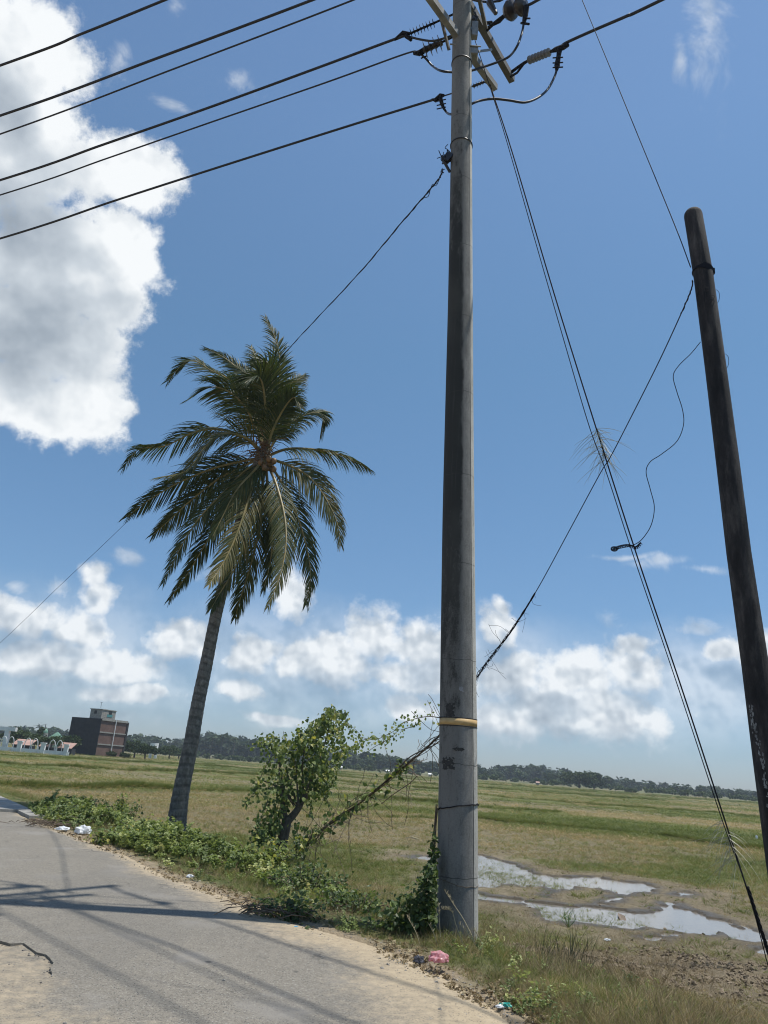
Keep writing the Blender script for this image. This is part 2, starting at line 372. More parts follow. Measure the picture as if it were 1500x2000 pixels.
def f_concrete_pole(g, b):
    tc = g.new('ShaderNodeTexCoord').outputs['Object']; st = g.attr('stain_shade')
    ps = g.vmath('MULTIPLY', tc, (1, 1, .35)); n = g.noise(ps, 9, 8, .75); f = g.noise(tc, 55, 5, .7); big_ = g.noise(g.vmath('MULTIPLY', tc, (1, 1, .5)), 1.3, 4, .5)
    c = g.ramp(g.math('ADD', g.math('MULTIPLY', n, .6), g.math('MULTIPLY', f, .4)), [(.3, (.08, .079, .076)), (.5, (.185, .182, .172)), (.7, (.31, .30, .28))])
    c = g.mix(g.math('MULTIPLY', g.attr('lit_side'), .85), c, g.ramp(g.math('ADD', g.math('MULTIPLY', n, .5), g.math('MULTIPLY', f, .5)), [(.34, (.26, .25, .22)), (.5, (.50, .48, .43)), (.66, (.62, .60, .54))]))  # paler sunlit side, the light painted into the concrete colour
    c = g.mix(g.step(g.math('ADD', g.math('MULTIPLY', st, .54), g.math('ADD', g.math('MULTIPLY', n, .6), g.math('MULTIPLY', f, .22))), .68, .86), c, (.035, .036, .034))  # dark staining, spread further to paint the shaded side
    c = g.mix(g.math('MULTIPLY', g.step(big_, .45, .7), .3), c, (.12, .115, .10))
    # hairline cracks round the shaft
    sx = g.new('ShaderNodeSeparateXYZ'); g.l.new(tc, sx.inputs[0])
    zz = g.math('ADD', sx.outputs[2], g.math('MULTIPLY', g.noise(tc, 3, 3, .6), .10))
    fr = g.math('ABSOLUTE', g.math('SUBTRACT', g.math('FRACT', g.math('MULTIPLY', zz, .83)), .5))
    c = g.mix(g.math('MULTIPLY', g.step(fr, .006, .002), .7), c, (.05, .05, .045))
    # drips and streaks
    dr = g.noise(g.vmath('MULTIPLY', tc, (14, 14, .5)), 2, 4, .6); c = g.mix(g.math('MULTIPLY', g.step(dr, .56, .72), .35), c, (.09, .088, .08))
    # pale worn smear left by an old poster
    dz = g.math('DIVIDE', g.math('SUBTRACT', sx.outputs[2], 1.55), .5); dx = g.math('DIVIDE', g.math('SUBTRACT', sx.outputs[0], .06), .10)
    rr = g.math('ADD', g.math('MULTIPLY', dz, dz), g.math('MULTIPLY', dx, dx))
    c = g.mix(g.math('MULTIPLY', g.step(g.math('ADD', rr, n), 1.7, .8), .35), c, (.42, .42, .44))
    return {'color': c, 'bump': g.math('ADD', n, f), 'bs': .45, 'bd': .006}
def f_tar(g, b):
    tc = g.new('ShaderNodeTexCoord').outputs['Object']
    n = g.noise(g.vmath('MULTIPLY', tc, (1, 1, .25)), 9, 8, .7)
    c = g.ramp(n, [(.35, (.009, .009, .010)), (.5, (.024, .022, .023)), (.62, (.060, .054, .052)), (.72, (.11, .10, .095))])
    return {'color': c, 'bump': g.math('ADD', n, g.noise(tc, 60, 4, .7)), 'bs': .9, 'bd': .008}
def f_leafvar(stops, sp=.4):
    def fn(g, b):
        r = g.new('ShaderNodeObjectInfo').outputs['Random']; t = g.attr('tint', 'INSTANCER'); pn = g.noise(g.geopos(), 6, 3, .6)
        v = g.math('ADD', g.math('ADD', t, g.math('MULTIPLY', g.math('SUBTRACT', r, .5), .25)), g.math('MULTIPLY', g.math('SUBTRACT', pn, .5), .5), clamp=True)
        return {'color': g.ramp(v, stops)}
    return fn
def f_palmleaf(g, b):
    t = g.attr('leaf'); n = g.noise(g.geopos(), 1.6, 4, .6)
    v = g.math('ADD', t, g.math('MULTIPLY', g.math('SUBTRACT', n, .5), .5), clamp=True)
    return {'color': g.ramp(v, [(0, (.020, .036, .012)), (.4, (.046, .066, .018)), (.65, (.115, .108, .028)), (1, (.22, .15, .05))])}
def f_trunk(g, b):
    tc = g.geopos(); n = g.noise(g.vmath('MULTIPLY', tc, (1, 1, .6)), 11, 7, .7); r = g.attr('ring')
    c = g.ramp(n, [(.3, (.085, .078, .068)), (.52, (.165, .155, .138)), (.75, (.31, .29, .26))])
    c = g.mix(g.math('MULTIPLY', r, .45), c, (.05, .045, .038))
    return {'color': c, 'bump': n, 'bs': .8, 'bd': .03}
def f_brick(g, b):
    tc = g.new('ShaderNodeTexCoord').outputs['Object']; n = g.noise(tc, .7, 5, .6); f = g.noise(tc, 5, 5, .7)
    c = g.ramp(g.math('ADD', g.math('MULTIPLY', n, .5), g.math('MULTIPLY', f, .5)), [(.3, (.045, .028, .022)), (.5, (.110, .060, .046)), (.7, (.18, .115, .09))])
    sx = g.new('ShaderNodeSeparateXYZ'); g.l.new(tc, sx.inputs[0])
    course = g.step(g.math('ABSOLUTE', g.math('SUBTRACT', g.math('FRACT', g.math('MULTIPLY', sx.outputs[2], 5.0)), .5)), .1, .04)
    return {'color': g.mix(g.math('MULTIPLY', course, .4), c, (.24, .20, .17))}

MT = {}
MT['ground'] = mat('ground', rough=.95, fn=f_ground, spec=.25)
MT['asphalt'] = mat('worn_asphalt', rough=.9, fn=f_asph, spec=.3)
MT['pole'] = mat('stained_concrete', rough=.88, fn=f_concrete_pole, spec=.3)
MT['concrete'] = mat('grey_concrete', rough=.9, fn=vary((.15, .145, .13), (.33, .32, .29), 2.5, 7, .7, .5))
MT['tar'] = mat('tarred_wood', rough=.85, fn=f_tar, spec=.4)
MT['cable'] = mat('black_cable', (.012, .012, .018), .5)
MT['thin'] = mat('dark_wire', (.010, .010, .014), .75, spec=.2)
MT['galv'] = mat('galvanised_steel', rough=.5, metal=.5, fn=vary((.14, .145, .14), (.30, .30, .29), 12, 5, .6, .2, .003))
MT['wood'] = mat('weathered_arm', rough=.8, fn=vary((.045, .046, .045), (.105, .105, .10), 7, 6, .65, .4, .004))
MT['porc'] = mat('brown_porcelain', (.035, .028, .028), .3)
MT['grey_ins'] = mat('grey_polymer', (.17, .17, .18), .5)
MT['yellow'] = mat('ochre_band', rough=.65, fn=vary((.40, .26, .10), (.54, .38, .18), 14, 5, .6, .1))
MT['seam'] = mat('dark_seam', (.02, .02, .02), .9)
MT['palm'] = mat('palm_leaflet', rough=.55, fn=f_palmleaf, spec=.32, trans=.28)
MT['rachis'] = mat('palm_midrib', rough=.5, fn=vary((.12, .11, .03), (.27, .20, .07), 4, 4, .5, 0))
MT['trunk'] = mat('palm_trunk_bark', rough=.92, fn=f_trunk, spec=.2)
MT['bark'] = mat('grey_bark', rough=.95, fn=vary((.045, .038, .030), (.16, .14, .11), 14, 6, .7, .8, .02))
MT['deadfib'] = mat('brown_palm_fibre', rough=.9, fn=vary((.05, .028, .014), (.20, .11, .05), 10, 5, .6, .4))
MT['nut'] = mat('coconut_husk', rough=.5, fn=vary((.07, .05, .018), (.20, .10, .035), 5, 4, .5, 0))
G1 = [(0, (.060, .088, .022)), (.3, (.140, .175, .044)), (.55, (.22, .235, .078)), (.75, (.33, .265, .12)), (1, (.46, .36, .19))]
G2 = [(0, (.085, .115, .038)), (.4, (.21, .265, .085)), (.75, (.36, .40, .15)), (1, (.50, .48, .22))]
G3 = [(0, (.12, .09, .05)), (.5, (.26, .20, .11)), (1, (.46, .39, .25))]
MT['grass'] = mat('grass_blade', rough=.55, fn=f_leafvar(G1), trans=.35, spec=.3)
MT['leaf'] = mat('weed_leaf', rough=.5, fn=f_leafvar(G2), trans=.35, spec=.4)
MT['straw'] = mat('dry_straw', rough=.75, fn=f_leafvar(G3), trans=.2, spec=.2)
MT['vine'] = mat('vine_leaf', rough=.48, fn=lambda g, b: {'color': g.ramp(g.math('ADD', g.attr('leaf'), g.math('MULTIPLY', g.math('SUBTRACT', g.noise(g.geopos(), 5, 3, .6), .5), .5), clamp=True), [(0, (.035, .060, .020)), (.4, (.095, .140, .040)), (.75, (.20, .25, .07)), (1, (.38, .36, .09))])}, trans=.4, spec=.4)
MT['twig'] = mat('dry_twig', rough=.9, fn=vary((.05, .036, .024), (.17, .13, .09), 20, 4, .6, 0))
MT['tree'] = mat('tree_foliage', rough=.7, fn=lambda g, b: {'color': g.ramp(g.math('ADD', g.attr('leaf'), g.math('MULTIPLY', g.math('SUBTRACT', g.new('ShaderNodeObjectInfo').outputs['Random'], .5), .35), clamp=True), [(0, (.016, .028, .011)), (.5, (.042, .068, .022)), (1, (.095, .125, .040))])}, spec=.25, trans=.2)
MT['ftrunk'] = mat('far_trunk', (.07, .06, .05), .9)
def f_water(g, b):
    n = g.noise(g.geopos(), 7, 4, .6); b.inputs['Specular IOR Level'].default_value = .75
    return {'color': g.ramp(n, [(.3, (.16, .14, .115)), (.7, (.22, .195, .16))]), 'rough': .13, 'bump': n, 'bs': .06, 'bd': .01}
MT['water'] = mat('muddy_water', fn=f_water)
MT['brick'] = mat('red_brick', rough=.9, fn=f_brick)
MT['mould'] = mat('blackened_wall', rough=.95, fn=vary((.012, .012, .013), (.03, .028, .028), 1.5, 5, .6, 0))
MT['white'] = mat('white_paint', rough=.6, fn=vary((.55, .56, .56), (.78, .78, .76), .8, 4, .6, 0))
MT['pink'] = mat('salmon_roof', rough=.7, fn=vary((.30, .18, .14), (.42, .27, .22), 1, 4, .5, 0))
MT['green_roof'] = mat('green_metal_roof', rough=.5, fn=vary((.10, .20, .14), (.16, .28, .20), 1, 4, .5, 0))
MT['dark'] = mat('dark_opening', (.012, .013, .015), .6)
MT['teal'] = mat('teal_sheet', (.05, .20, .20), .6)
MT['plastic_w'] = mat('white_plastic', (.75, .77, .78), .35, trans=.3)
MT['plastic_r'] = mat('pink_red_plastic', rough=.35, fn=vary((.52, .14, .15), (.78, .52, .53), 22, 4, .6, 0), trans=.3)
MT['plastic_t'] = mat('teal_plastic', (.04, .38, .32), .35, trans=.2)

# ------------------------------------------------------------------ the lie of the land
ZF = -0.42                                            # level of the field
edge_px = [(1010, 2000), (930, 1935), (850, 1888), (760, 1850), (640, 1815), (500, 1770), (430, 1742), (330, 1708), (250, 1668), (190, 1645), (120, 1620), (70, 1600)]
EDGE = [(3.2, -6.0), (2.6, 0.0), (2.0, 3.6)] + [tuple(PZ(x, y, 0)[:2]) for x, y in edge_px] + [(-10.4, 23.8), (-16, 31), (-28, 44), (-50, 66), (-95, 110), (-160, 175)]
def edge_e(x, y):
    d, s = seg_dist(x, y, EDGE); return np.where(s < 0, d, -d)      # positive on the field side
off7 = [PZ(*p, ZF)[:2] for p in []]
def C7(pts): return [tuple(PZ(930 + x / 2.632, 1600 + y / 2.632, ZF - .02)[:2]) for x, y in pts]
PUD = [C7([(-60, 175), (10, 185), (80, 205), (200, 232), (300, 280), (400, 298), (520, 298), (620, 298), (720, 318), (850, 330), (912, 352), (900, 378), (820, 384), (760, 395), (700, 430), (640, 448), (650, 436), (700, 408), (735, 385), (680, 370), (600, 356), (500, 352), (480, 362), (440, 362), (400, 368), (360, 402), (342, 402), (370, 370), (340, 352), (240, 350), (160, 335), (80, 352), (-60, 350)]),
       C7([(-60, 378), (10, 384), (80, 398), (150, 404), (250, 418), (340, 430), (420, 444), (520, 450), (620, 450), (700, 465), (800, 480), (880, 480), (940, 455), (965, 434), (1020, 436), (1060, 460), (1150, 480), (1230, 512), (1330, 545), (1420, 575), (1500, 600), (1510, 628), (1420, 634), (1330, 612), (1280, 592), (1180, 598), (1080, 588), (980, 576), (880, 562), (820, 572), (720, 562), (620, 552), (560, 534), (480, 544), (400, 534), (350, 508), (325, 462), (250, 440), (100, 428), (-60, 415)]),
       C7([(1030, 395), (1050, 382), (1095, 380), (1085, 398), (1045, 402)]), C7([(860, 622), (900, 610), (960, 600), (1030, 588), (1035, 600), (960, 614), (900, 630)]),
       C7([(1440, 675), (1530, 668), (1540, 700), (1460, 692)]), C7([(-340, 196), (-280, 190), (-200, 196), (-190, 206), (-260, 210), (-330, 206)])]
def pud_field(x, y):
    """>0 inside a puddle, metres from its edge"""
    out = np.full(np.shape(x), -9.0); m = (x > -2.5) & (x < 9.5) & (y > 8) & (y < 26)
    if not m.any(): return out
    xs, ys = x[m], y[m]; b = np.full(xs.shape, -9.0)
    for P in PUD:
        d, _ = seg_dist(xs, ys, P, True); ins = inpoly(xs, ys, P); b = np.maximum(b, np.where(ins, d, -d))
    out[m] = b; return out
# low earth banks between the paddies, read off the photo at field level
def G(pts): return [tuple(PZ(x, y, ZF)[:2]) for x, y in pts]
BUNDS = [(G([(-250, 1520), (0, 1545), (150, 1548), (320, 1549), (490, 1552)]), .30, .9, 1.0), (G([(690, 1562), (850, 1572), (930, 1582), (1100, 1592)]), .26, .8, .6),
         (G([(930, 1600), (1010, 1612), (1130, 1618), (1190, 1624), (1280, 1632), (1400, 1652), (1600, 1668)]), .12, .45, .55),
         (G([(930, 1556), (1100, 1570), (1240, 1580), (1400, 1590), (1500, 1600), (1700, 1615)]), .22, 1.0, .5), (G([(-200, 1486), (100, 1500), (250, 1508), (420, 1512), (560, 1520), (780, 1538), (860, 1545)]), .25, 1.2, .8),
         (G([(400, 1498), (560, 1508), (700, 1522), (860, 1535), (1000, 1545), (1150, 1556), (1300, 1566)]), .25, 1.6, .8), (G([(-200, 1468), (60, 1482), (250, 1492), (420, 1497)]), .3, 2, .6),
         (G([(650, 1513), (850, 1527), (1050, 1540), (1250, 1555), (1500, 1572)]), .3, 2.0, .7), (G([(550, 1505), (700, 1512), (900, 1526), (1150, 1545), (1500, 1570), (1800, 1592)]), .3, 3, .5),
         (G([(560, 1580), (640, 1590), (760, 1598), (850, 1600)]), .05, .5, .3)]
def bund_w(x, y):
    h = np.zeros(np.shape(x)); g_ = np.zeros(np.shape(x))
    for P, hh, w, gr in BUNDS:
        w = w * .6; P_ = np.array(P); m = (y > P_[:, 1].min() - 4 * w) & (y < P_[:, 1].max() + 4 * w)
        if not m.any(): continue
        d, _ = seg_dist(x[m] , y[m] + (fbm(x[m] * .3, y[m] * .3, 2, 5) - .5) * 1.4, P)
        k = np.exp(-(d / w) ** 2) * (.5 + .9 * fbm(x[m] * .25, y[m] * .25, 2, 8)); h[m] = np.maximum(h[m], k * hh); g_[m] = np.maximum(g_[m], k * gr)
    return h, g_
def height(x, y):
    x = np.asarray(x, float); y = np.asarray(y, float)
    e = edge_e(x, y); pf = pud_field(x, y); r = np.hypot(x, y)
    base = np.where(e < 0, -.045, -.012 - (-.012 - ZF) * sstep(e, .5, 3.6))
    near = 1 - sstep(r, 20, 60)
    rough = (fbm(x * 1.1, y * 1.1, 4, 1) - .5) * .10 * sstep(e, .1, 1.5) + (fbm(x * 7, y * 7, 3, 2) - .5) * .05 * near * sstep(e, .2, 1.5)
    mudz = mudmask(x, y, e)
    rough = rough + mudz * (np.abs(fbm(x * 4.5, y * 4.5, 4, 9) - .5) * -.28 + .05)
    h, _ = bund_w(x, y)
    mud_ = None; k = sstep(pf, -.55, -.02)
    z = (base + rough + h) * (1 - k) + k * (ZF + .01 + (fbm(x * 5, y * 5, 3, 3) - .5) * .03)
    z = z - .09 * sstep(pf + (fbm(x * 3.6, y * 3.6, 5, 4) - .5) * .55, -.05, .10)
    # left-hand far ground swells a little behind the culvert
    return z
def mudmask(x, y, e):
    q = PZ(1290, 1900, ZF); d = np.hypot((x - q[0]) / 2.9, (y - q[1]) / 1.35)
    return (1 - sstep(d + (fbm(x * 1.2, y * 1.2, 3, 6) - .5) * .9, .55, 1.15)) * sstep(e, .9, 1.7)

def polar(r0, r1, nr, a0, a1, na):
    r = np.geomspace(r0, r1, nr); a = np.linspace(a0, a1, na); R, A = np.meshgrid(r, a, indexing='ij')
    X = R * np.sin(A); Y = R * np.cos(A); idx = np.arange(nr * na).reshape(nr, na)
    F = np.stack([idx[:-1, :-1], idx[1:, :-1], idx[1:, 1:], idx[:-1, 1:]], -1).reshape(-1, 4)
    return X.ravel(), Y.ravel(), F
def ground_attrs(x, y):
    e = edge_e(x, y); pf = pud_field(x, y); r = np.hypot(x, y); h, bg = bund_w(x, y)
    strip = fbm(x * .06 + 3, y * .16, 3, 12); strip = .5 * strip + .5 * sstep(strip + (fbm(x * .7, y * .7, 3, 17) - .5) * .12, .44, .54); g_ = .55 + (strip - .5) * 1.1 + bg * .9
    # greener plot at the right beyond the curved bank, browner mown plot in the middle
    g_ = g_ + .45 * np.exp(-((x - 17) / 7) ** 2 - ((y - 33) / 9) ** 2) - .3 * np.exp(-((x - 1) / 6) ** 2 - ((y - 27) / 6) ** 2)
    g_ = g_ + .35 * (1 - sstep(e, 1.5, 4.5)) - .35 * np.exp(-((x - 6) / 3) ** 2 - ((y - 15) / 3.5) ** 2)
    mud = np.maximum(mudmask(x, y, e), sstep(pf + (fbm(x * 1.5, y * 1.5, 3, 16) - .5) * 1.4, -1.9, -.3) * .9)
    sand = (1 - sstep(e + (fbm(x * 3, y * 3, 3, 14) - .5) * .5, .02, .4))
    wet = sstep(pf + (fbm(x * 3, y * 3, 3, 15) - .5) * .4, -.38, -.02)
    return dict(green=np.clip(g_, 0, 1), mud=mud, sand=sand, wet=wet)
FR = math.radians(44)
x1, y1, f1 = polar(2.0, 60, 400, -FR, FR, 560)
x2, y2, f2 = polar(60, 9000, 150, -FR, FR, 560)
x3, y3, f3 = polar(2.0, 9000, 90, FR, 2 * PI - FR, 130)
xs = np.concatenate([x1, x2, x3]); ys = np.concatenate([y1, y2, y3]); zs = height(xs, ys)
zs = np.where(edge_e(xs, ys) < -.1, zs - .03, zs)
faces = np.concatenate([f1, f2 + len(x1), f3 + len(x1) + len(x2)])
a = np.linspace(0, 2 * PI, 61)[:-1]; n0 = len(xs)               # disc under the camera
dx, dy = 2.0 * np.sin(a), 2.0 * np.cos(a); dv = np.stack([np.append(dx, 0), np.append(dy, 0), np.full(61, -.045)], 1)
tri = np.array([[n0 + i, n0 + 60, n0 + (i + 1) % 60] for i in range(60)])
at = ground_attrs(xs, ys); at = {k: np.concatenate([v, np.ones(61) if k == 'sand' else np.zeros(61)]) for k, v in at.items()}
V = np.concatenate([np.stack([xs, ys, zs], 1), dv])
gm = npmesh('field_ground', V, [faces, tri], MT['ground'], True, at)
tag(link('field_ground', gm), kind='structure')

# water
wp = np.array([p for P in PUD for p in P]); wx0, wy0 = wp.min(0) - .4; wx1, wy1 = wp.max(0) + .4
nx, ny = 60, 60; gx, gy = np.meshgrid(np.linspace(wx0, wx1, nx), np.linspace(wy0, wy1, ny), indexing='ij')
idx = np.arange(nx * ny).reshape(nx, ny); wf = np.stack([idx[:-1, :-1], idx[1:, :-1], idx[1:, 1:], idx[:-1, 1:]], -1).reshape(-1, 4)
pfw = pud_field(gx.ravel(), gy.ravel()); keep = (pfw[wf] > -.35).any(1)
wm = npmesh('puddle_water', np.stack([gx.ravel(), gy.ravel(), np.full(nx * ny, ZF - .022)], 1), [wf[keep]], MT['water'], False)
tag(link('puddle_water', wm), kind='structure')

# ------------------------------------------------------------------ road
def jag(poly, amp, step, seed):
    out = []; P = np.array(poly, float)
    for i in range(len(P) - 1):
        L = np.linalg.norm(P[i + 1] - P[i]); n = max(1, int(L / step)); d = (P[i + 1] - P[i]) / max(L, 1e-9); nn = np.array([-d[1], d[0]])
        for k in range(n):
            p = P[i] + (P[i + 1] - P[i]) * k / n; q = p * 3.0
            out.append(p + nn * amp * (fbm(np.array([q[0]]), np.array([q[1]]), 5, seed)[0] - .5) * 2)
    out.append(P[-1]); return out
E_ = np.array(EDGE); near_e = [tuple(p) for p in spline([(*p, 0) for p in EDGE[:-3]], 90)]
near_e = [(p[0], p[1]) for p in near_e]
right = jag(near_e, .13, .12, 21)
def offset(poly, d):
    P = np.array(poly); T = np.gradient(P, axis=0); T /= np.linalg.norm(T, axis=1)[:, None]
    return P + np.stack([-T[:, 1], T[:, 0]], 1) * d
left = offset(np.array(near_e)[::4], 6.6)[::-1]
HB = [tuple(PZ(x, y, 0)[:2]) for x, y in [(-60, 1836), (0, 1838), (20, 1843), (45, 1842), (58, 1851), (72, 1860), (90, 1864), (99, 1871), (107, 1880), (98, 1890), (101, 1902), (90, 1913)]]
HT = [tuple(PZ(x, y, 0)[:2]) for x, y in [(90, 1913), (60, 1925), (40, 1950), (10, 1985), (-60, 2040), (-200, 2050)]]
hole = jag(HB, .022, .03, 33)[:-1] + jag(HT, .03, .08, 34) + [tuple(PZ(-260, 1930, 0)[:2]), tuple(PZ(-180, 1850, 0)[:2])]
outer = [tuple(p) for p in right] + [tuple(p) for p in left]
pts = [Vector(p) for p in outer]; nO = len(pts); ed = [(i, (i + 1) % nO) for i in range(nO)]
ph = [Vector(p) for p in hole]; nH = len(ph); ed += [(nO + i, nO + (i + 1) % nH) for i in range(nH)]; pts += ph
ip = []
O_ = np.array(outer); H_ = np.array(hole)
cx_ = rng.uniform(-14, 4, 9000); cy_ = rng.uniform(-2, 26, 9000)
okm = inpoly(cx_, cy_, O_) & ~inpoly(cx_, cy_, H_) & (seg_dist(cx_, cy_, O_, True)[0] > .08) & (seg_dist(cx_, cy_, H_, True)[0] > .05)
keepr = rng.random(9000) < np.clip(7 / np.hypot(cx_, cy_), 0, 1) ** 1.2
ip = [Vector((a_, b_)) for a_, b_ in zip(cx_[okm & keepr], cy_[okm & keepr])]
vo, eo, fo, _, _, _ = delaunay_2d_cdt(pts + ip, ed, [], 0, 1e-5)
vo = np.array([[v.x, v.y] for v in vo]); fc = np.array([list(f) for f in fo if len(f) == 3]); cen = vo[fc].mean(1)
km = inpoly(cen[:, 0], cen[:, 1], O_) & ~inpoly(cen[:, 0], cen[:, 1], H_); fc = fc[km]
e_ = edge_e(vo[:, 0], vo[:, 1]); wid = np.interp(vo[:, 1], [3, 7.5, 10, 14, 20], [2.1, 1.25, .7, .36, .3])
dust = 1 - sstep(-e_, .0, wid * 1.35)
dh, _ = seg_dist(vo[:, 0], vo[:, 1], HT); q0 = PZ(0, 2010, 0); q1 = PZ(300, 2040, 0)
dq, _ = seg_dist(vo[:, 0], vo[:, 1], [(q0[0] - 2, q0[1] + .2), (q0[0], q0[1]), (q1[0], q1[1] - .1), (q1[0] + 1, q1[1] - 1.2)])
dust = np.maximum(dust, .58 * np.maximum(1 - sstep(dq, .15, 1.0), 1 - sstep(dh, .02, .45)))
rz = -.02 * (1 - sstep(dh, .0, .3)) - .035 * (1 - sstep(-e_, 0, .25)) + (fbm(vo[:, 0] * .7, vo[:, 1] * .7, 3, 40) - .5) * .012
# slab with a broken lip round the hole
cntE = {}
for f in fc:
    for i in range(3):
        a_, b_ = f[i], f[(i + 1) % 3]; cntE[(a_, b_)] = 1
bnd = [(a_, b_) for (a_, b_) in cntE if (b_, a_) not in cntE]
nv = len(vo); V = np.concatenate([np.column_stack([vo, rz]), np.column_stack([vo, rz - .019])])
side = np.array([[b_, a_, a_ + nv, b_ + nv] for a_, b_ in bnd])
rm = npmesh('road', V, [fc, side], MT['asphalt'], False, dict(dust=np.concatenate([dust, dust * 0])))
tag(link('road', rm), kind='structure')
# the older sandy surface showing in the hole, a sheet just under the asphalt
hx, hy = np.meshgrid(np.linspace(H_[:, 0].min() - .1, H_[:, 0].max() + .1, 90), np.linspace(H_[:, 1].min() - .1, H_[:, 1].max() + .1, 60), indexing='ij')
idx = np.arange(90 * 60).reshape(90, 60); hf = np.stack([idx[:-1, :-1], idx[1:, :-1], idx[1:, 1:], idx[:-1, 1:]], -1).reshape(-1, 4)
sm = npmesh('worn_road_base', np.stack([hx.ravel(), hy.ravel(), -.019 + (fbm(hx.ravel() * 9, hy.ravel() * 9, 4, 44) - .5) * .012], 1), [hf], MT['asphalt'], True, dict(dust=np.full(90 * 60, .55)))
tag(link('worn_road_base', sm), kind='structure')
# crumbs of asphalt along the broken lip
cr = MB()
for i in range(60):
    p = HB[rng.integers(1, len(HB) - 1)]; q = HB[min(HB.index(p) + 1, len(HB) - 1)]; t = rng.random(); s = rng.uniform(.006, .022)
    c = (p[0] + (q[0] - p[0]) * t + rng.normal(0, .02), p[1] + (q[1] - p[1]) * t - abs(rng.normal(.01, .03)), -.026 + s * .3)
    cr.box(c, (s, s * rng.uniform(.6, 1.2), s * .7), Matrix.Rotation(rng.uniform(0, 3), 3, 'Z') @ Matrix.Rotation(rng.uniform(-.6, .6), 3, 'X'), .7)
tag(cr.build('asphalt_crumbs', mat('asphalt_crumb', (.15, .14, .125), .95)), 'loose dark asphalt crumbs along the broken road edge', 'rubble', kind='stuff')

# culvert slab and low kerb at the far left of the road
cv = thing('culvert_slab', 'low grey concrete culvert slab at the far left road edge', 'culvert', PZ(20, 1585, 0))
m_ = MB(); A_ = PZ(72, 1601, .06); B_ = PZ(-60, 1532, .06); C_ = PZ(-140, 1552, .06); D_ = PZ(42, 1590, .06); 
D_ = PZ(48, 1587, .06)
for (p, q, w, h, z) in ((PZ(74, 1598, 0), PZ(-60, 1536, 0), .38, .20, -.05),):
    m_.beam((p[0], p[1], z), (q[0], q[1], z), h, w, (1, 0, 0))
m_.build('coping', MT['concrete'], cv)
m_ = MB(); p = PZ(40, 1590, 0); q = PZ(-60, 1553, 0); m_.beam((p[0] - .6, p[1] + .2, .0), (q[0] - .6, q[1] + .2, .0), .12, 1.2, (1, 0, 0)); m_.build('deck', MT['concrete'], cv)

# ------------------------------------------------------------------ scattering (one object of many small copies)
def coll_of(name, meshes):
    c = bpy.data.collections.new(name)
    for i, me in enumerate(meshes):
        o = bpy.data.objects.new(me.name, me); c.objects.link(o)
    return c
def scatter(name, P, scale, rot, tint, coll, label, cat, nvar):
    me = bpy.data.meshes.new(name); P = np.asarray(P, np.float32); me.vertices.add(len(P)); me.vertices.foreach_set('co', P.ravel())
    def fa(n, t, a, key='value'):
        x = me.attributes.new(n, t, 'POINT'); x.data.foreach_set(key, np.ascontiguousarray(a).ravel())
    fa('sc', 'FLOAT_VECTOR', np.asarray(scale, np.float32), 'vector'); fa('rt', 'FLOAT_VECTOR', np.asarray(rot, np.float32), 'vector')
    fa('tint', 'FLOAT', np.asarray(tint, np.float32)); fa('vid', 'INT', rng.integers(0, nvar, len(P)).astype(np.int32))
    o = link(name, me); ng = bpy.data.node_groups.new(name, 'GeometryNodeTree')
    ng.interface.new_socket('Geometry', in_out='INPUT', socket_type='NodeSocketGeometry'); ng.interface.new_socket('Geometry', in_out='OUTPUT', socket_type='NodeSocketGeometry')
    N = ng.nodes; L = ng.links; gi = N.new('NodeGroupInput'); go = N.new('NodeGroupOutput'); ip = N.new('GeometryNodeInstanceOnPoints')
    ci = N.new('GeometryNodeCollectionInfo'); ci.inputs['Collection'].default_value = coll; ci.inputs['Separate Children'].default_value = True; ci.inputs['Reset Children'].default_value = True
    def na(nm, t):
        n = N.new('GeometryNodeInputNamedAttribute'); n.data_type = t; n.inputs[0].default_value = nm; return n.outputs[0]
    L.new(gi.outputs[0], ip.inputs['Points']); L.new(ci.outputs[0], ip.inputs['Instance']); ip.inputs['Pick Instance'].default_value = True
    L.new(na('vid', 'INT'), ip.inputs['Instance Index'])
    e2r = N.new('FunctionNodeEulerToRotation'); L.new(na('rt', 'FLOAT_VECTOR'), e2r.inputs[0]); L.new(e2r.outputs[0], ip.inputs['Rotation'])
    L.new(na('sc', 'FLOAT_VECTOR'), ip.inputs['Scale']); L.new(ip.outputs[0], go.inputs[0])
    md = o.modifiers.new('scatter', 'NODES'); md.node_group = ng
    return tag(o, label, cat, kind='stuff')
def tuft(name, n, h, w, spread, bend, m, seg=3, lean=.5, seed=0):
    r = np.random.default_rng(seed); V = []; F = []
    for i in range(n):
        a = r.uniform(0, 2 * PI); rr = spread * math.sqrt(r.random()); b = np.array([rr * math.cos(a), rr * math.sin(a), -.01])
        d = unit(np.array([math.cos(a) * lean * r.uniform(.2, 1.3), math.sin(a) * lean * r.uniform(.2, 1.3), 1.0])); L = h * r.uniform(.5, 1.1); g = r.uniform(.4, 1.4) * bend
        a2 = r.uniform(0, 2 * PI); wd = unit(np.cross(d, [math.cos(a2), math.sin(a2), 0])); p = b; base = len(V)
        for k in range(seg + 1):
            ww = w * (1 - k / seg) ** .8 * .5 * r.uniform(.8, 1.2)
            if k < seg: V += [p - wd * ww, p + wd * ww]
            else: V.append(p)
            d = unit(d + np.array([math.cos(a), math.sin(a), -.6]) * g / seg); p = p + d * L / seg
        for k in range(seg - 1): F.append((base + 2 * k, base + 2 * k + 1, base + 2 * k + 3, base + 2 * k + 2))
        F.append((base + 2 * seg - 2, base + 2 * seg - 1, base + 2 * seg))
    me = bpy.data.meshes.new(name); me.from_pydata([tuple(v) for v in V], [], F); me.materials.append(m); return me
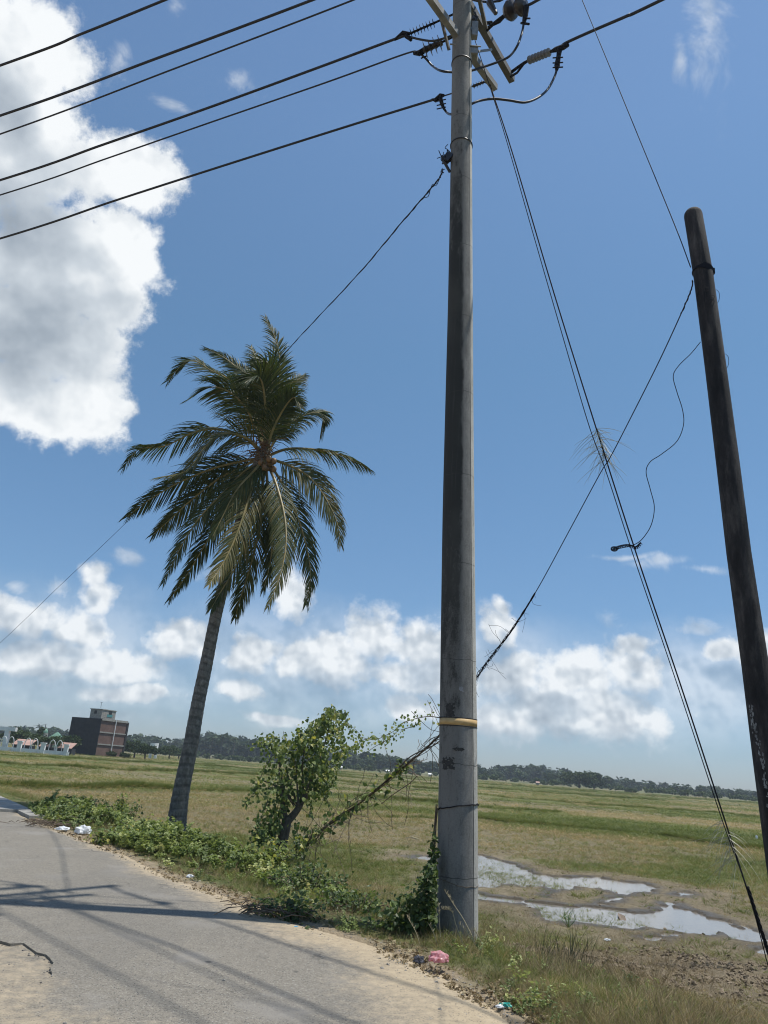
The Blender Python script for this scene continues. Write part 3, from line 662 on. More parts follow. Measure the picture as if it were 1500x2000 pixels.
def leaf_at(V, F, p, d, nrm, L, W, fold=.25):
    d = unit(d); s = unit(np.cross(d, nrm)); n = np.cross(s, d); b = len(V)
    V += [p, p + d * L * .35 + s * W * .5 + n * W * fold, p + d * L * .35, p + d * L * .35 - s * W * .5 + n * W * fold, p + d * L * .75 + s * W * .33 + n * W * fold * .6 - n * L * .06, p + d * L * .75 - n * L * .05, p + d * L * .75 - s * W * .33 + n * W * fold * .6 - n * L * .06, p + d * L - n * L * .14]
    F += [(b, b + 1, b + 2), (b, b + 2, b + 3), (b + 1, b + 4, b + 5, b + 2), (b + 2, b + 5, b + 6, b + 3), (b + 4, b + 7, b + 5), (b + 5, b + 7, b + 6)]
def sprig(name, nl, h, L, W, m, seed, bush=.5):
    r = np.random.default_rng(seed); V = []; F = []
    for k in range(3):
        a = r.uniform(0, 2 * PI); d = unit([math.cos(a) * bush, math.sin(a) * bush, 1]); top = d * h * r.uniform(.6, 1.1)
        s = unit(np.cross(d, [0, 1, 0])) * .003; b = len(V); V += [-s, s, top + s * .4, top - s * .4]; F.append((b, b + 1, b + 2, b + 3))
        for i in range(nl):
            t = r.uniform(.25, 1.0); a = r.uniform(0, 2 * PI); o = np.array([math.cos(a), math.sin(a), r.uniform(-.3, .55)])
            leaf_at(V, F, top * t, o, unit([r.normal(0, .35), r.normal(0, .35), 1]), L * r.uniform(.6, 1.15), W * r.uniform(.7, 1.15))
    me = bpy.data.meshes.new(name); me.from_pydata([tuple(v) for v in V], [], F); me.materials.append(m); return me
c_short = coll_of('short_tufts', [tuft(f'grass_tuft', 14, .11, .006, .06, .5, MT['grass'], 2, .9, s) for s in range(4)])
c_tall = coll_of('tall_tufts', [tuft('tall_grass_tuft', 24, .32, .006, .06, .7, MT['grass'], 4, .55, 10 + s) for s in range(5)])
c_straw = coll_of('straws', [tuft('straw_tuft', 9, .12, .005, .08, .9, MT['straw'], 3, 2.2, 20 + s) for s in range(4)])
c_bund = coll_of('bund_tufts', [tuft('bank_grass_tuft', 30, .45, .018, .22, .8, MT['grass'], 3, .6, 30 + s) for s in range(4)])
c_vweed = coll_of('verge_weeds', [sprig('verge_weed_sprig', 10, .22, .05, .028, MT['leaf'], 140 + s, .6) for s in range(4)])
c_weed = coll_of('weeds', [sprig('weed_sprig', 12, .20, .062, .05, MT['leaf'], 40 + s, .7) for s in range(5)])
c_far = coll_of('far_tufts', [tuft('field_grass_tuft', 18, .22, .03, .5, .7, MT['grass'], 2, .8, 50 + s) for s in range(3)])
c_dead = coll_of('dead_leaves', [sprig('dead_leaf_litter', 3, .02, .045, .022, MT['straw'], 60 + s, 3.5) for s in range(4)])

def sample(n, rmin, rmax, amin, amax, power=1.0):
    """points with density falling with distance, like the eye sees them"""
    u = rng.random(n); r = rmin * (rmax / rmin) ** (u ** power); a = rng.uniform(math.radians(amin), math.radians(amax), n)
    return r * np.sin(a), r * np.cos(a)
def put(name, x, y, keep, s0, s1, coll, nvar, label, cat, tint, tilt=.25, dz=0.0, zs=1.0, jit=.16):
    x, y = x[keep], y[keep]; n = len(x); z = height(x, y) + dz; s = rng.uniform(s0, s1, n) if not hasattr(s1, '__len__') else s0 + rng.random(n) * (s1[keep] - s0)
    t = tint[keep] if hasattr(tint, '__len__') else np.full(n, tint); t = np.clip(t + rng.normal(0, jit, n), 0, 1)
    rot = np.stack([rng.normal(0, tilt, n), rng.normal(0, tilt, n), rng.uniform(0, 2 * PI, n)], 1)
    return scatter(name, np.stack([x, y, z], 1), np.stack([s, s, s * zs * rng.uniform(.75, 1.25, n)], 1), rot, t, coll, label, cat, nvar)
# short field grass
x, y = sample(170000, 5.5, 50, -36, 34); e = edge_e(x, y); pf = pud_field(x, y); ga = ground_attrs(x, y)
patch = fbm(x * .8, y * .8, 4, 70); k = (e > .9) & (pf < -.05) & (rng.random(len(x)) < .35 + 1.0 * ga['green'] * sstep(patch, .25, .55)) & (rng.random(len(x)) > ga['mud'] * .97) & (rng.random(len(x)) > .75 * sstep(pf, -1.6, -.3))
s = .5 + np.clip(np.hypot(x, y) / 22, 0, 1.6)
put('field_grass', x, y, k, .4, s, c_short, 4, 'short patchy green grass over the field near the puddles', 'grass', .72 - ga['green'] * .38 + (patch - .5) * .6)
# straw stubble
x, y = sample(120000, 5.5, 46, -36, 34); e = edge_e(x, y); pf = pud_field(x, y); pt = fbm(x * .5, y * .5, 3, 71)
k = (e > .5) & (pf < -.02) & (rng.random(len(x)) < .25 + .9 * sstep(pt, .4, .7))
s = .55 + np.clip(np.hypot(x, y) / 26, 0, 1.4)
put('field_straw', x, y, k, .25, s * .8, c_straw, 4, 'pale dry straw stubble scattered over the field', 'straw', .45, .6, zs=.6)
# far field grass
x, y = sample(110000, 34, 330, -36, 34, .9); e = edge_e(x, y); g2 = ground_attrs(x, y)['green']; st = fbm(x * .05, y * .12, 3, 72)
k = (e > .9) & (rng.random(len(x)) < .2 + g2); s = .6 + np.hypot(x, y) / 110
put('far_field_grass', x, y, k, .5, s, c_far, 3, 'low green and brown grass across the far paddies', 'grass', .66 + (st - .5) * 1.6 - g2 * .2, .15, zs=.55)
# darker clumps standing out of the stubble
x, y = sample(9000, 9, 140, -36, 34); e = edge_e(x, y); pf = pud_field(x, y); pt = fbm(x * .35, y * .35, 3, 88)
k = (e > 3) & (pf < -.3) & (rng.random(len(x)) < sstep(pt, .48, .66)) & (rng.random(len(x)) > mudmask(x, y, e)); s = .25 + np.clip(np.hypot(x, y) / 120, 0, .9)
put('grass_clumps', x, y, k, .15, s, c_bund, 4, 'darker green grass clumps dotted over the stubble field', 'grass', .28, .2, jit=.2)
# banks
bx, by, bs = [], [], []
for P, hh, w, gr in BUNDS:
    P = np.array(P); L = np.linalg.norm(np.diff(P, axis=0), axis=1); cum = np.concatenate([[0], np.cumsum(L)]); dmean = np.hypot(*P.mean(0))
    n = int(min(9000, cum[-1] * 90 / (.35 + dmean / 60) * gr)); t = rng.uniform(0, cum[-1], n)
    X = np.interp(t, cum, P[:, 0]); Y = np.interp(t, cum, P[:, 1]) + rng.normal(0, w * .33, n); bx.append(X); by.append(Y); bs.append(np.full(n, (.35 + gr * .4) * (1 + dmean / 220)))
bx = np.concatenate(bx); by = np.concatenate(by); bs = np.concatenate(bs); by = by - (fbm(bx * .3, by * .3, 2, 5) - .5) * 1.4
k = (edge_e(bx, by) > .8) & (rng.random(len(bx)) < .3 + 1.0 * sstep(fbm(bx * .25, by * .25, 2, 8), .3, .6)) & (pud_field(bx, by) < -.2)
put('bank_grass', bx, by, k, .3, bs, c_bund, 4, 'taller green grass growing along the low earth banks', 'grass', .30, .2)
# verge: tall grass between road and field
x, y = sample(26000, 5.5, 30, -34, 34); e = edge_e(x, y); pt = fbm(x * 1.1, y * 1.1, 3, 73); pf = pud_field(x, y)
k = (e > .12) & (e < np.where((y < 10.5) & (x > .5), 1.4 + .9 * fbm(x * 1.4, y * 1.4, 2, 86), 2.7)) & (pf < -.1) & (rng.random(len(x)) < (1.05 - e / 3.4) * sstep(pt + .25 * (1 - sstep(e, 0, 1.8)), .3, .6)); md = mudmask(x, y, e); k &= rng.random(len(x)) > md
put('verge_grass', x, y, k, .25, .25 + sstep(e, 0, 1.2) * .5, c_tall, 5, 'tall mixed grass along the road verge around the pole', 'grass', .42 + (pt - .5) * 1.1, .28, jit=.28)
x, y = sample(30000, 5.5, 24, -30, 34); e = edge_e(x, y); pt = fbm(x * 1.6, y * 1.6, 3, 83); pf = pud_field(x, y)
k = (e > .15) & (e < 4.5) & (pf < -.1) & (rng.random(len(x)) < sstep(pt, .34, .62) * (1 - e / 5.5)); c_dtall = coll_of('dry_tall', [tuft('dry_grass_tuft', 10, .34, .005, .08, .6, MT['straw'], 4, .6, 90 + s_) for s_ in range(4)])
put('dry_verge_grass', x, y, k, .3, .3 + sstep(e, 0, 1.2) * .7, c_dtall, 4, 'pale dry grass stems mixed through the verge', 'grass', .5, .3)
x, y = sample(9000, 5.5, 20, -30, 34); e = edge_e(x, y); pt = fbm(x * 1.3, y * 1.3, 3, 85); pf = pud_field(x, y)
k = (e > .12) & (e < 3.5) & (pf < -.1) & (rng.random(len(x)) < sstep(pt, .45, .85) * (1.0 - e / 3.6)) & (rng.random(len(x)) > mudmask(x, y, e))
put('verge_weeds', x, y, k, .3, .85, c_vweed, 4, 'small leafy weeds mixed through the verge grass', 'weeds', .25 + (pt - .5), .3, jit=.25)
# sprouts standing in the water
x = rng.uniform(-.5, 5.5, 5200); y = rng.uniform(11.5, 23, 5200); pf = pud_field(x, y); pt = fbm(x * 1.3, y * 1.3, 3, 74)
q = PZ(985, 1712, ZF); q2 = PZ(1110, 1790, ZF)
wgt = np.exp(-((x - q[0]) / 1.0) ** 2 - ((y - q[1]) / 1.8) ** 2) + 1.0 * np.exp(-((x - q2[0]) / .8) ** 2 - ((y - q2[1]) / .8) ** 2) + .09
k = (pf > -.1) & (rng.random(len(x)) < wgt)
put('water_sprouts', x, y, k, .5, 1.1, c_short, 4, 'small green sprouts standing in the shallow puddle', 'grass', .35, .15, .05)
# broad-leaved ground cover between road and palm
def along(px_list, n, spread_e, e0, e1):
    pass
x, y = sample(40000, 8.5, 27, -31, 6); e = edge_e(x, y); lft = -x / np.hypot(x, y); pt = fbm(x * .8, y * .8, 3, 75)
dens = np.maximum(sstep(y, 11.8, 13.6), sstep(y, 9.8, 11.2) * sstep(e, .7, 1.3) * .55) * (1 - sstep(y, 20.5, 22.5)) * (1 - sstep(e, 2.0, 3.2)) * sstep(e, .02, .25)
dens = dens * (.25 + .75 * sstep(y, 12.0, 14.5)) * (1 - .5 * sstep(x, -2.5, .5))
k = rng.random(len(x)) < (.28 + .28 * sstep(y, 13, 16)) * dens * sstep(pt, .34, .56)
hump = lambda x_, y_, e_: np.clip(.20 * np.sin(np.clip(e_ / 2.6, 0, 1) * PI) * (.4 + 1.1 * fbm(x_ * .9, y_ * .9, 3, 76)) * sstep(y_, 11, 15), 0, 1)
xx, yy = x[k], y[k]; hz = hump(xx, yy, e[k]) * rng.random(len(xx)) ** .5 * 1.5
n = len(xx); z = height(xx, yy) + hz; s = rng.uniform(.6, 1.25, n); rot = np.stack([rng.normal(0, .5, n), rng.normal(0, .5, n), rng.uniform(0, 6.28, n)], 1)
scatter('ground_cover', np.stack([xx, yy, z], 1), np.stack([s, s, s], 1), rot, np.clip(.38 + (fbm(xx * 1.5, yy * 1.5, 3, 77) - .5) * .9 + rng.normal(0, .15, n), 0, 1), c_weed, 'thick leafy creeper covering the verge between road and coconut palm', 'creeper', 5)
# dry litter along the edge of the road
x, y = sample(42000, 5.5, 24, -34, 14); e = edge_e(x, y); pt = fbm(x * 2, y * 2, 3, 78)
k = (np.abs(e - .06) < .22 + .1 * pt) & (rng.random(len(x)) < sstep(pt, .3, .6))
xx, yy = x[k], y[k]; n = len(xx); z = np.maximum(height(xx, yy), -.03) + .015; s = rng.uniform(.25, .8, n)
scatter('dead_leaf_litter', np.stack([xx, yy, z], 1), np.stack([s, s, s], 1), np.stack([rng.normal(0, .5, n), rng.normal(0, .5, n), rng.uniform(0, 6.28, n)], 1), np.clip(rng.normal(.5, .3, n), 0, 1), c_dead, 'dry brown leaf litter along the asphalt edge', 'litter', 4)
# clods in the churned mud
def rock_mesh(seed):
    r = np.random.default_rng(seed); bm = bmesh.new(); bmesh.ops.create_icosphere(bm, subdivisions=1, radius=.5)
    for v in bm.verts: v.co *= r.uniform(.6, 1.15); v.co.z *= .6
    me = bpy.data.meshes.new('clod'); bm.to_mesh(me); bm.free(); me.materials.append(MT['clod']); return me
MT['clod'] = mat('dry_clod', rough=.95, fn=vary((.09, .068, .042), (.28, .22, .15), 20, 4, .6, .4))
c_clod = coll_of('clods', [rock_mesh(80 + i) for i in range(4)])
q = PZ(1290, 1900, ZF); x = q[0] + rng.normal(0, 1.9, 14000); y = q[1] + rng.normal(0, 1.2, 14000); e = edge_e(x, y); md = mudmask(x, y, e)
x2_, y2_ = sample(14000, 9, 30, -20, 33); e2 = edge_e(x2_, y2_); x = np.append(x, x2_); y = np.append(y, y2_); md = np.append(md, .22 * (e2 > 2.5)); pf = pud_field(x, y)
k = (rng.random(len(x)) < md * sstep(fbm(x * 3, y * 3, 3, 79), .4, .6)) & (pf < .02)
put('mud_clods', x, y, k, .015, .07, c_clod, 4, 'dark lumpy clods of churned mud below the puddles', 'mud', .4, .5)

MT['pebble'] = mat('grey_pebble', rough=.9, fn=vary((.10, .095, .085), (.40, .37, .32), 25, 3, .6, .2))
c_peb = coll_of('pebbles', [rock_mesh(180 + i) for i in range(3)])
for d_ in c_peb.objects: d_.data.materials.clear(); d_.data.materials.append(MT['pebble'])
x, y = sample(26000, 5.2, 20, -36, 14); e = edge_e(x, y)
k = (e > -1.5) & (e < .35) & (rng.random(len(x)) < .10 + .9 * np.exp(-(e / .3) ** 2)) | ((rng.random(len(x)) < .05) & (e < 0)); xx, yy = x[k], y[k]; n = len(xx); s_ = rng.uniform(.006, .02, n) * (1 + (rng.random(n) < .04) * 1.2)
scatter('loose_gravel', np.stack([xx, yy, np.maximum(height(xx, yy), -.005 - .035 * (1 - sstep(-edge_e(xx, yy), 0, .25)))], 1), np.stack([s_, s_ * 1.2, s_], 1), np.stack([rng.normal(0, .4, n), rng.normal(0, .4, n), rng.uniform(0, 6.28, n)], 1), np.full(n, .5), c_peb, 'loose grey grit and pebbles strewn along the asphalt edge', 'gravel', 3)
# ------------------------------------------------------------------ main utility pole
dL = unit([-.94, .34, 0]); dRr = unit([.66, -.75, 0])
YP = 9.55
prof = [(893, 1850, 82), (893.5, 1700, 80), (894.5, 1550, 76), (895, 1400, 72.5), (895, 1200, 67), (895.5, 1000, 62), (897, 800, 55), (899, 600, 48.5), (900.5, 400, 43.5), (901.5, 200, 39.5), (902.5, 0, 35.5), (903, -180, 32)]
axis = [PY(x, y, YP) for x, y, w in prof]; rad = [w / 2 * depth(p) / FPX for (x, y, w), p in zip(prof, axis)]
b0 = axis[0] - (axis[1] - axis[0]) * .5; axis = [b0] + axis; rad = [rad[0] * 1.01] + rad
def pole_at(px_y):
    """axis point and radius of the pole where the photo shows it at image row px_y"""
    ysr = [p[1] for p in prof]; i = np.interp(px_y, ysr[::-1], np.arange(len(ysr))[::-1]); k = int(min(i, len(ysr) - 2)); t = i - k
    return axis[k + 1] * (1 - t) + axis[k + 2] * t, rad[k + 1] * (1 - t) + rad[k + 2] * t
up_ = thing('utility_pole', 'tall round concrete utility pole with an ochre band and crossarms at its top', 'utility pole', (axis[1][0], axis[1][1], height([axis[1][0]], [axis[1][1]])[0]))
NS = 64; ax = spline(axis, 90); rr_ = np.interp(np.linspace(0, 1, 90), np.linspace(0, 1, len(rad)), rad); V = []; st = []; cl_ = []
zz = np.array([p[2] for p in ax])
for i in range(90):
    for k in range(NS):
        th = 2 * PI * k / NS; V.append(ax[i] + np.array([math.cos(th), math.sin(th), 0]) * rr_[i])
        tn_ = (math.degrees(th) + 180) % 360 - 180; cl_.append(1.0 if -47 < tn_ < 85 else 0.0); d = math.cos(th - math.radians(215)); u = zz[i] / 12  # sector past the seam that carries the painted sunlight
        st.append(np.clip(d * 1.5 + .0, 0, 1) * (.35 + .65 * math.exp(-((zz[i] - 6.5) / 4.5) ** 2)))  # left-hand staining, with painted shade reaching towards the middle
idx = np.arange(90 * NS).reshape(90, NS); F = np.stack([idx[:-1], np.roll(idx[:-1], -1, 1), np.roll(idx[1:], -1, 1), idx[1:]], -1).reshape(-1, 4)
cap = np.arange(89 * NS, 90 * NS)[None]
pm = npmesh('shaft', V, [F, cap], MT['pole'], True, dict(stain_shade=np.array(st), lit_side=np.array(cl_)))
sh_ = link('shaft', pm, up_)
# mould seam: a narrow dark joint running up the shaft
m_ = MB(); TH = math.radians(-46); dv = np.array([math.cos(TH), math.sin(TH), 0]); tn = np.array([-math.sin(TH), math.cos(TH), 0])
vv = []; ff_ = []
for i in range(90):
    w = .0035 + .002 * random.random(); o = ax[i] + dv * (rr_[i] + .0015); vv += [o - tn * w, o + tn * w]
    if i: ff_.append((2 * i - 2, 2 * i - 1, 2 * i + 1, 2 * i))
m_.add(vv, ff_); m_.build('seam', MT['seam'], sh_)
def ring(px_y, h, extra, material, name, n=48, tilt=(0, 0), th=.004):
    c, r = pole_at(px_y); m_ = MB(); vv = []; ff_ = []
    for j, (dz, dr) in enumerate(((-h / 2, 0.0005), (-h / 2, extra), (h / 2, extra), (h / 2, 0.0005))):
        for k in range(n):
            a = 2 * PI * k / n; z = dz + tilt[0] * math.cos(a) + tilt[1] * math.sin(a); vv.append((c[0] + math.cos(a) * (r + dr), c[1] + math.sin(a) * (r + dr), c[2] + z))
    for j in range(3):
        for k in range(n): ff_.append((j * n + k, j * n + (k + 1) % n, (j + 1) * n + (k + 1) % n, (j + 1) * n + k))
    m_.add(vv, ff_); return m_.build(name, material, up_, True)
ring(1412, .075, .004, MT['yellow'], 'painted_band'); ring(1404, .008, .005, MT['seam'], 'band_edge'); ring(1420, .008, .005, MT['seam'], 'band_edge')
ring(128, .018, .012, MT['cable'], 'strap'); ring(288, .018, .012, MT['cable'], 'strap')
def polewire(pxy0, amp, name, r=.006, seed=0, material=None):
    c, rr = pole_at(pxy0); q = random.Random(seed); pts = [(c[0] + math.cos(a) * (rr + r), c[1] + math.sin(a) * (rr + r), c[2] + amp * math.cos(a * 1.0 + .6) + q.uniform(-.008, .008)) for a in np.linspace(0, 2 * PI, 40)]
    m_ = MB(); m_.tube(pts, r, 6); return m_.build(name, material or MT['thin'], up_)
polewire(1577, .05, 'wire_tie', .007, 1); polewire(1720, -.04, 'wire_tie', .003, 2, MT['twig'])
# torn notices: thin dark patches of glue and paper
def patch(px0, py0, px1, py1, material, name, seed):
    q = np.random.default_rng(seed); m_ = MB(); n = 9; vv = []; ff_ = []
    for j in range(n):
        t = j / (n - 1); c, r = pole_at(py0 + (py1 - py0) * t); cl, cr_ = px0 + q.normal(0, 1.6), px1 + q.normal(0, 1.6)
        for k in range(7):
            px = cl + (cr_ - cl) * k / 6; rr0 = r + .0035; P0 = PY(px, py0 + (py1 - py0) * t, YP); s_ = np.clip((P0[0] - c[0]) / rr0, -.98, .98); a = math.asin(s_)
            vv.append((c[0] + math.sin(a) * rr0, c[1] - math.cos(a) * rr0, c[2] + q.normal(0, .006)))
    for j in range(n - 1):
        for k in range(6):
            if q.random() > .10: ff_.append((j * 7 + k, j * 7 + k + 1, (j + 1) * 7 + k + 1, (j + 1) * 7 + k))
    m_.add(vv, ff_); m_.build(name, material, up_)
MT['glue'] = mat('glue_stain', rough=.9, fn=vary((.02, .02, .02), (.055, .053, .05), 30, 5, .7, 0))
MT['paper'] = mat('torn_paper', rough=.9, fn=vary((.20, .20, .21), (.30, .30, .31), 30, 5, .7, 0))
patch(869, 1378, 884, 1402, MT['glue'], 'notice_remnant', 1); patch(863, 1482, 883, 1505, MT['glue'], 'notice_remnant', 2); patch(883, 1462, 901, 1468, MT['glue'], 'notice_remnant', 3)
patch(893, 1346, 900, 1354, MT['paper'], 'notice_remnant', 4)

# crossarms, braces and hardware near the top
zA = PY(903, -13, YP)[2]; zB = PY(903, 80, YP)[2]
A_end = PZ(1000, 156, zA); A_mid = PZ(911, 0, zA); dA = unit(A_end - A_mid); A_start = A_end - dA * 4.0
B_end = PZ(967, 172, zB); B_mid = PZ(845, 3, zB); dB = unit(B_end - B_mid); B_start = B_end - dB * 3.4
MT['armg'] = mat('pale_steel_arm', rough=.7, fn=vary((.11, .115, .115), (.22, .225, .22), 7, 6, .65, .3, .004))
def arm(a, b, w, h, material, nm='crossarm'):
    m_ = MB(); m_.beam(a, b, w, h); return m_.build(nm, material, up_)
arm(A_start, A_end, .11, .13, MT['wood']); arm(B_start, B_end, .10, .12, MT['armg'])
# upper pair above the frame
tz = axis[-1][2] - .3
for zt, off_ in ((tz, .18),):
    c_ = np.array([axis[-1][0], axis[-1][1], zt]); arm(c_ - dA * 1.5 + np.array([off_, 0, 0]), c_ + dA * 1.5 + np.array([off_, 0, 0]), .11, .13, MT['galv'])
for k_ in range(-2, 3):
    if k_ == 0: continue
    fz_ = c_ + dA * (k_ * .62) + np.array([off_ - .2, .1, -.45]); m_ = MB(); m_.tube([fz_ + [0, 0, .25], fz_ + [0, 0, -.05], fz_ + [.12, 0, -.3]], [.05, .07, .04], 8); m_.beam(fz_ + [0, 0, .4], fz_ + [-.2, 0, .1], .05, .04); m_.build('added_fuse_holder', MT['porc'], up_)  # unseen fuse holders, added to thicken the shadow on the road
    for zz_, L_ in ((tz, .75), ):
        p_ = c_ + dA * (k_ * .68) + np.array([off_, 0, .07]); m_ = MB(); m_.tube([p_, p_ + [0, 0, .10], p_ + [0, 0, .12], p_ + [0, 0, .2], p_ + [0, 0, .22], p_ + [0, 0, .32], p_ + [0, 0, .36]], [.02, .02, .08, .06, .085, .05, .02], 12); m_.build('insulator', MT['porc'], up_)  # unseen pin insulators, added for the shadow they cast
c2_ = np.array([axis[-1][0], axis[-1][1], tz - .9]); arm(c2_ - dL * 1.1 + np.array([0, -.22, 0]), c2_ + dL * 1.3 + np.array([0, -.22, 0]), .09, .10, MT['galv']); m_ = MB()  # unseen extra arm and braces, added for more shadow below
for s_ in (-1, 1): m_.beam(c2_ + dL * s_ * .9 + np.array([0, -.22, 0]), c2_ + np.array([0, -.2, -.8]), .03, .05)
m_.build('brace', MT['galv'], up_)
arm(c_ + np.array([-.2, 0, -.45]) - dA * 1.3, c_ + np.array([-.2, 0, -.45]) + dA * .9, .10, .12, MT['wood'])  # another unseen arm, added to make the road shadow denser
for s_ in (-1, 1):
    p_ = c_ + dA * s_ * 1.1 + np.array([off_, 0, 0]); m_ = MB(); m_.beam(p_, c_ + np.array([.05, 0, -.75]), .03, .05); m_.build('brace', MT['galv'], up_)
def pbeam(pa, pb, w, h, material, name): m_ = MB(); m_.beam(pa, pb, w, h); return m_.build(name, material, up_)
pbeam(PY(846, -25, YP - .25), PY(877, 98, YP + .35), .035, .07, MT['wood'], 'brace'); pbeam(PY(930, -30, YP - .2), PY(949, 55, YP + .5), .06, .08, MT['wood'], 'brace')
pbeam(PY(921, 102, YP - .05), PY(960, 97, YP + .25), .03, .03, MT['galv'], 'brace')
m_ = MB(); c, r = pole_at(106)
m_.box((c[0] + r + .04, c[1] - .02, c[2]), (.12, .14, .16)); m_.box((c[0] + r + .03, c[1] - .05, c[2] + .45), (.10, .10, .30)); m_.tube([(c[0] - r - .05, c[1] - .1, c[2] + .05), (c[0] + r + .14, c[1] - .1, c[2] + .05)], .012, 8)
m_.build('arm_bracket', MT['galv'], up_)
for yy_ in (36, 62):
    m_ = MB(); c, r = pole_at(yy_); m_.box((c[0] + r + .05, c[1] + .02, c[2]), (.10, .12, .10), None, .7); m_.tube([(c[0] + r + .02, c[1], c[2] - .18), (c[0] + r + .10, c[1] - .05, c[2] - .02), (c[0] + r + .04, c[1], c[2] + .16)], .02, 7); m_.build('clamp_fitting', MT['cable'], up_)

def insulator(a, b, n, R, material, parent=up_, core=.022, slim=.012):
    a, b = np.array(a), np.array(b); d = b - a; pts = []; rad_ = []
    for i in range(n):
        for t, r in ((i / n, core), ((i + .30) / n, core), ((i + .42) / n, R), ((i + .52) / n, R * .98), ((i + .62) / n, core * 1.3)): pts.append(a + d * t); rad_.append(r)
    pts.append(b); rad_.append(core); m_ = MB(); m_.tube(pts, rad_, 16); return m_.build('insulator', material, parent, False)
def fitting(pts, r, parent=up_, name='clamp', material=None, n=8):
    m_ = MB(); m_.tube(pts, r, n); return m_.build(name, material or MT['thin'], parent)

# directions of the two runs of line (horizontal), read off their shadows and slopes
P0 = np.array([axis[-2][0], YP, 0])
def wire(name, pts, r, label, cat='cable', group=None, n=7, material=None, samples=40):
    P = spline(pts, samples); m_ = MB(); m_.tube(P, r, n); o = m_.build(name, material or MT['cable'], None, True); return tag(o, label, cat, group)
def leftwire(attach, pxs, r, label, far=28):
    """from the hardware out along the left-hand run, sagging on past the frame"""
    pts = [np.array(attach)] + [PV(x, y, attach, dL) for x, y in pxs]; a, b = pts[-2], pts[-1]; s = (b - a) / np.linalg.norm((b - a)[:2])
    for t in (8, 16, far): pts.append(b + s * t + np.array([0, 0, .006 * t * t]))
    return wire('power_cable', pts, r, label, 'cable', 'cables running left from the utility pole', samples=60)
# (lowest) line 1
a1 = PZ(957, 166, zB); c1 = PV(862, 190, a1, dL)
leftwire(c1, [(700, 240), (460, 316), (230, 390), (0, 466)], .021, 'lowest thick black cable running left from the utility pole')
wire('jumper_cable', [PV(868, 187, a1, dL), PV(900, 177, a1, dL), PV(925, 168, a1, dL)], .012, 'short black cable end passing behind the pole to the pale arm')
insulator(PV(923, 169, a1, dL), PV(945, 160, a1, dL), 4, .045, MT['porc']); fitting([PV(945, 160, a1, dL), a1 + np.array([0, 0, .02])], .014)
fitting([PV(843, 194, a1, dL), PV(850, 196, a1, dL), PV(861, 187, a1, dL), PV(868, 186, a1, dL)], [.015, .04, .045, .02])
fitting([PV(860, 190, a1, dL), PV(863, 203, a1, dL), PV(868, 214, a1, dL)], [.035, .035, .02])
for t in (196, 204, 211):
    fitting([PV(853, t + 2, a1, dL), PV(871, t - 2, a1, dL)], .010, name='clamp_bolt')
# line 2
zA2 = zA; a2 = PZ(886, 70, zA); c2 = PV(812, 105, a2, dL)
leftwire(PV(812, 105, a2, dL), [(795, 104), (640, 160), (420, 236), (210, 309), (0, 381)], .015, 'thin black cable second from bottom running left from the utility pole')
insulator(PV(826, 99, a2, dL), PV(864, 82, a2, dL), 4, .14, MT['porc'], core=.05); fitting([PV(864, 82, a2, dL), PV(885, 72, a2, dL)], .02); fitting([PV(808, 104, a2, dL), PV(818, 104, a2, dL), PV(828, 97, a2, dL)], [.03, .05, .04])
# line 3
a3 = PZ(886, 28, zA); c3 = PV(785, 72, a3, dL)
leftwire(PV(788, 71, a3, dL), [(775, 75), (600, 140), (400, 213), (200, 283), (0, 352)], .023, 'thick black cable third from bottom running left from the utility pole')
insulator(PV(800, 66, a3, dL), PV(850, 44, a3, dL), 8, .075, MT['thin'], core=.018); fitting([PV(850, 44, a3, dL), PV(885, 28, a3, dL)], .018); fitting([PV(770, 78, a3, dL), PV(788, 66, a3, dL), PV(800, 66, a3, dL)], [.02, .055, .03])
fitting([PV(793, 70, a3, dL), PV(803, 78, a3, dL)], [.04, .03])
# lines 4 to 6, which leave the picture at its top edge and end on the upper arm
for (xa, ya, xb, yb, r, lab) in ((690, 0, 0, 262, .017, 'thin black cable fourth from bottom crossing the upper left sky'), (610, 0, 0, 226, .024, 'thick black cable fifth from bottom crossing the upper left sky'), (322, 0, 0, 128, .019, 'topmost black cable cutting the upper left corner of the sky')):
    pole_p = np.array([axis[-1][0], YP, tz]); sl_ = (yb - ya) / (xa - xb)
    base = pole_p + dA * {690: .6, 610: -.4, 322: -2.6}[xa]
    xm = (xa + xb) / 2; ym = (ya + yb) / 2 + 1.5
    xo = 886; yo = ya - sl_ * (xo - xa) - 8
    leftwire(PV(xo, yo, base, dL), [(xa, ya), (xm, ym), (xb, yb)], r, lab)
# right-hand run
r1a = A_end - dA * .12; 
def PR(x, y, b): return PV(x, y, b, dRr)
fitting([PR(1000, 140, r1a), PR(1012, 131, r1a), PR(1024, 123, r1a), PR(1034, 117, r1a)], [.03, .028, .03, .02]); fitting([PR(997, 150, r1a), PR(1010, 142, r1a), PR(1022, 126, r1a)], .022)
insulator(PR(1032, 118, r1a), PR(1075, 101, r1a), 7, .075, MT['grey_ins'], core=.028)
fitting([PR(1075, 101, r1a), PR(1085, 97, r1a), PR(1100, 92, r1a), PR(1110, 88, r1a)], [.022, .045, .05, .03])
rr1 = [PR(1096, 93, r1a), PR(1105, 84, r1a), PR(1160, 59, r1a), PR(1225, 31, r1a), PR(1292, 0, r1a)]
b_ = rr1[-1]; s_ = (rr1[-1] - rr1[-2]) / np.linalg.norm(rr1[-1] - rr1[-2]); rr1 += [b_ + s_ * t + np.array([0, 0, .006 * t * t]) for t in (5, 10, 18)]
wire('power_cable', rr1, .026, 'thick black cable leaving the pale-disc insulator towards the upper right', 'cable', samples=50)
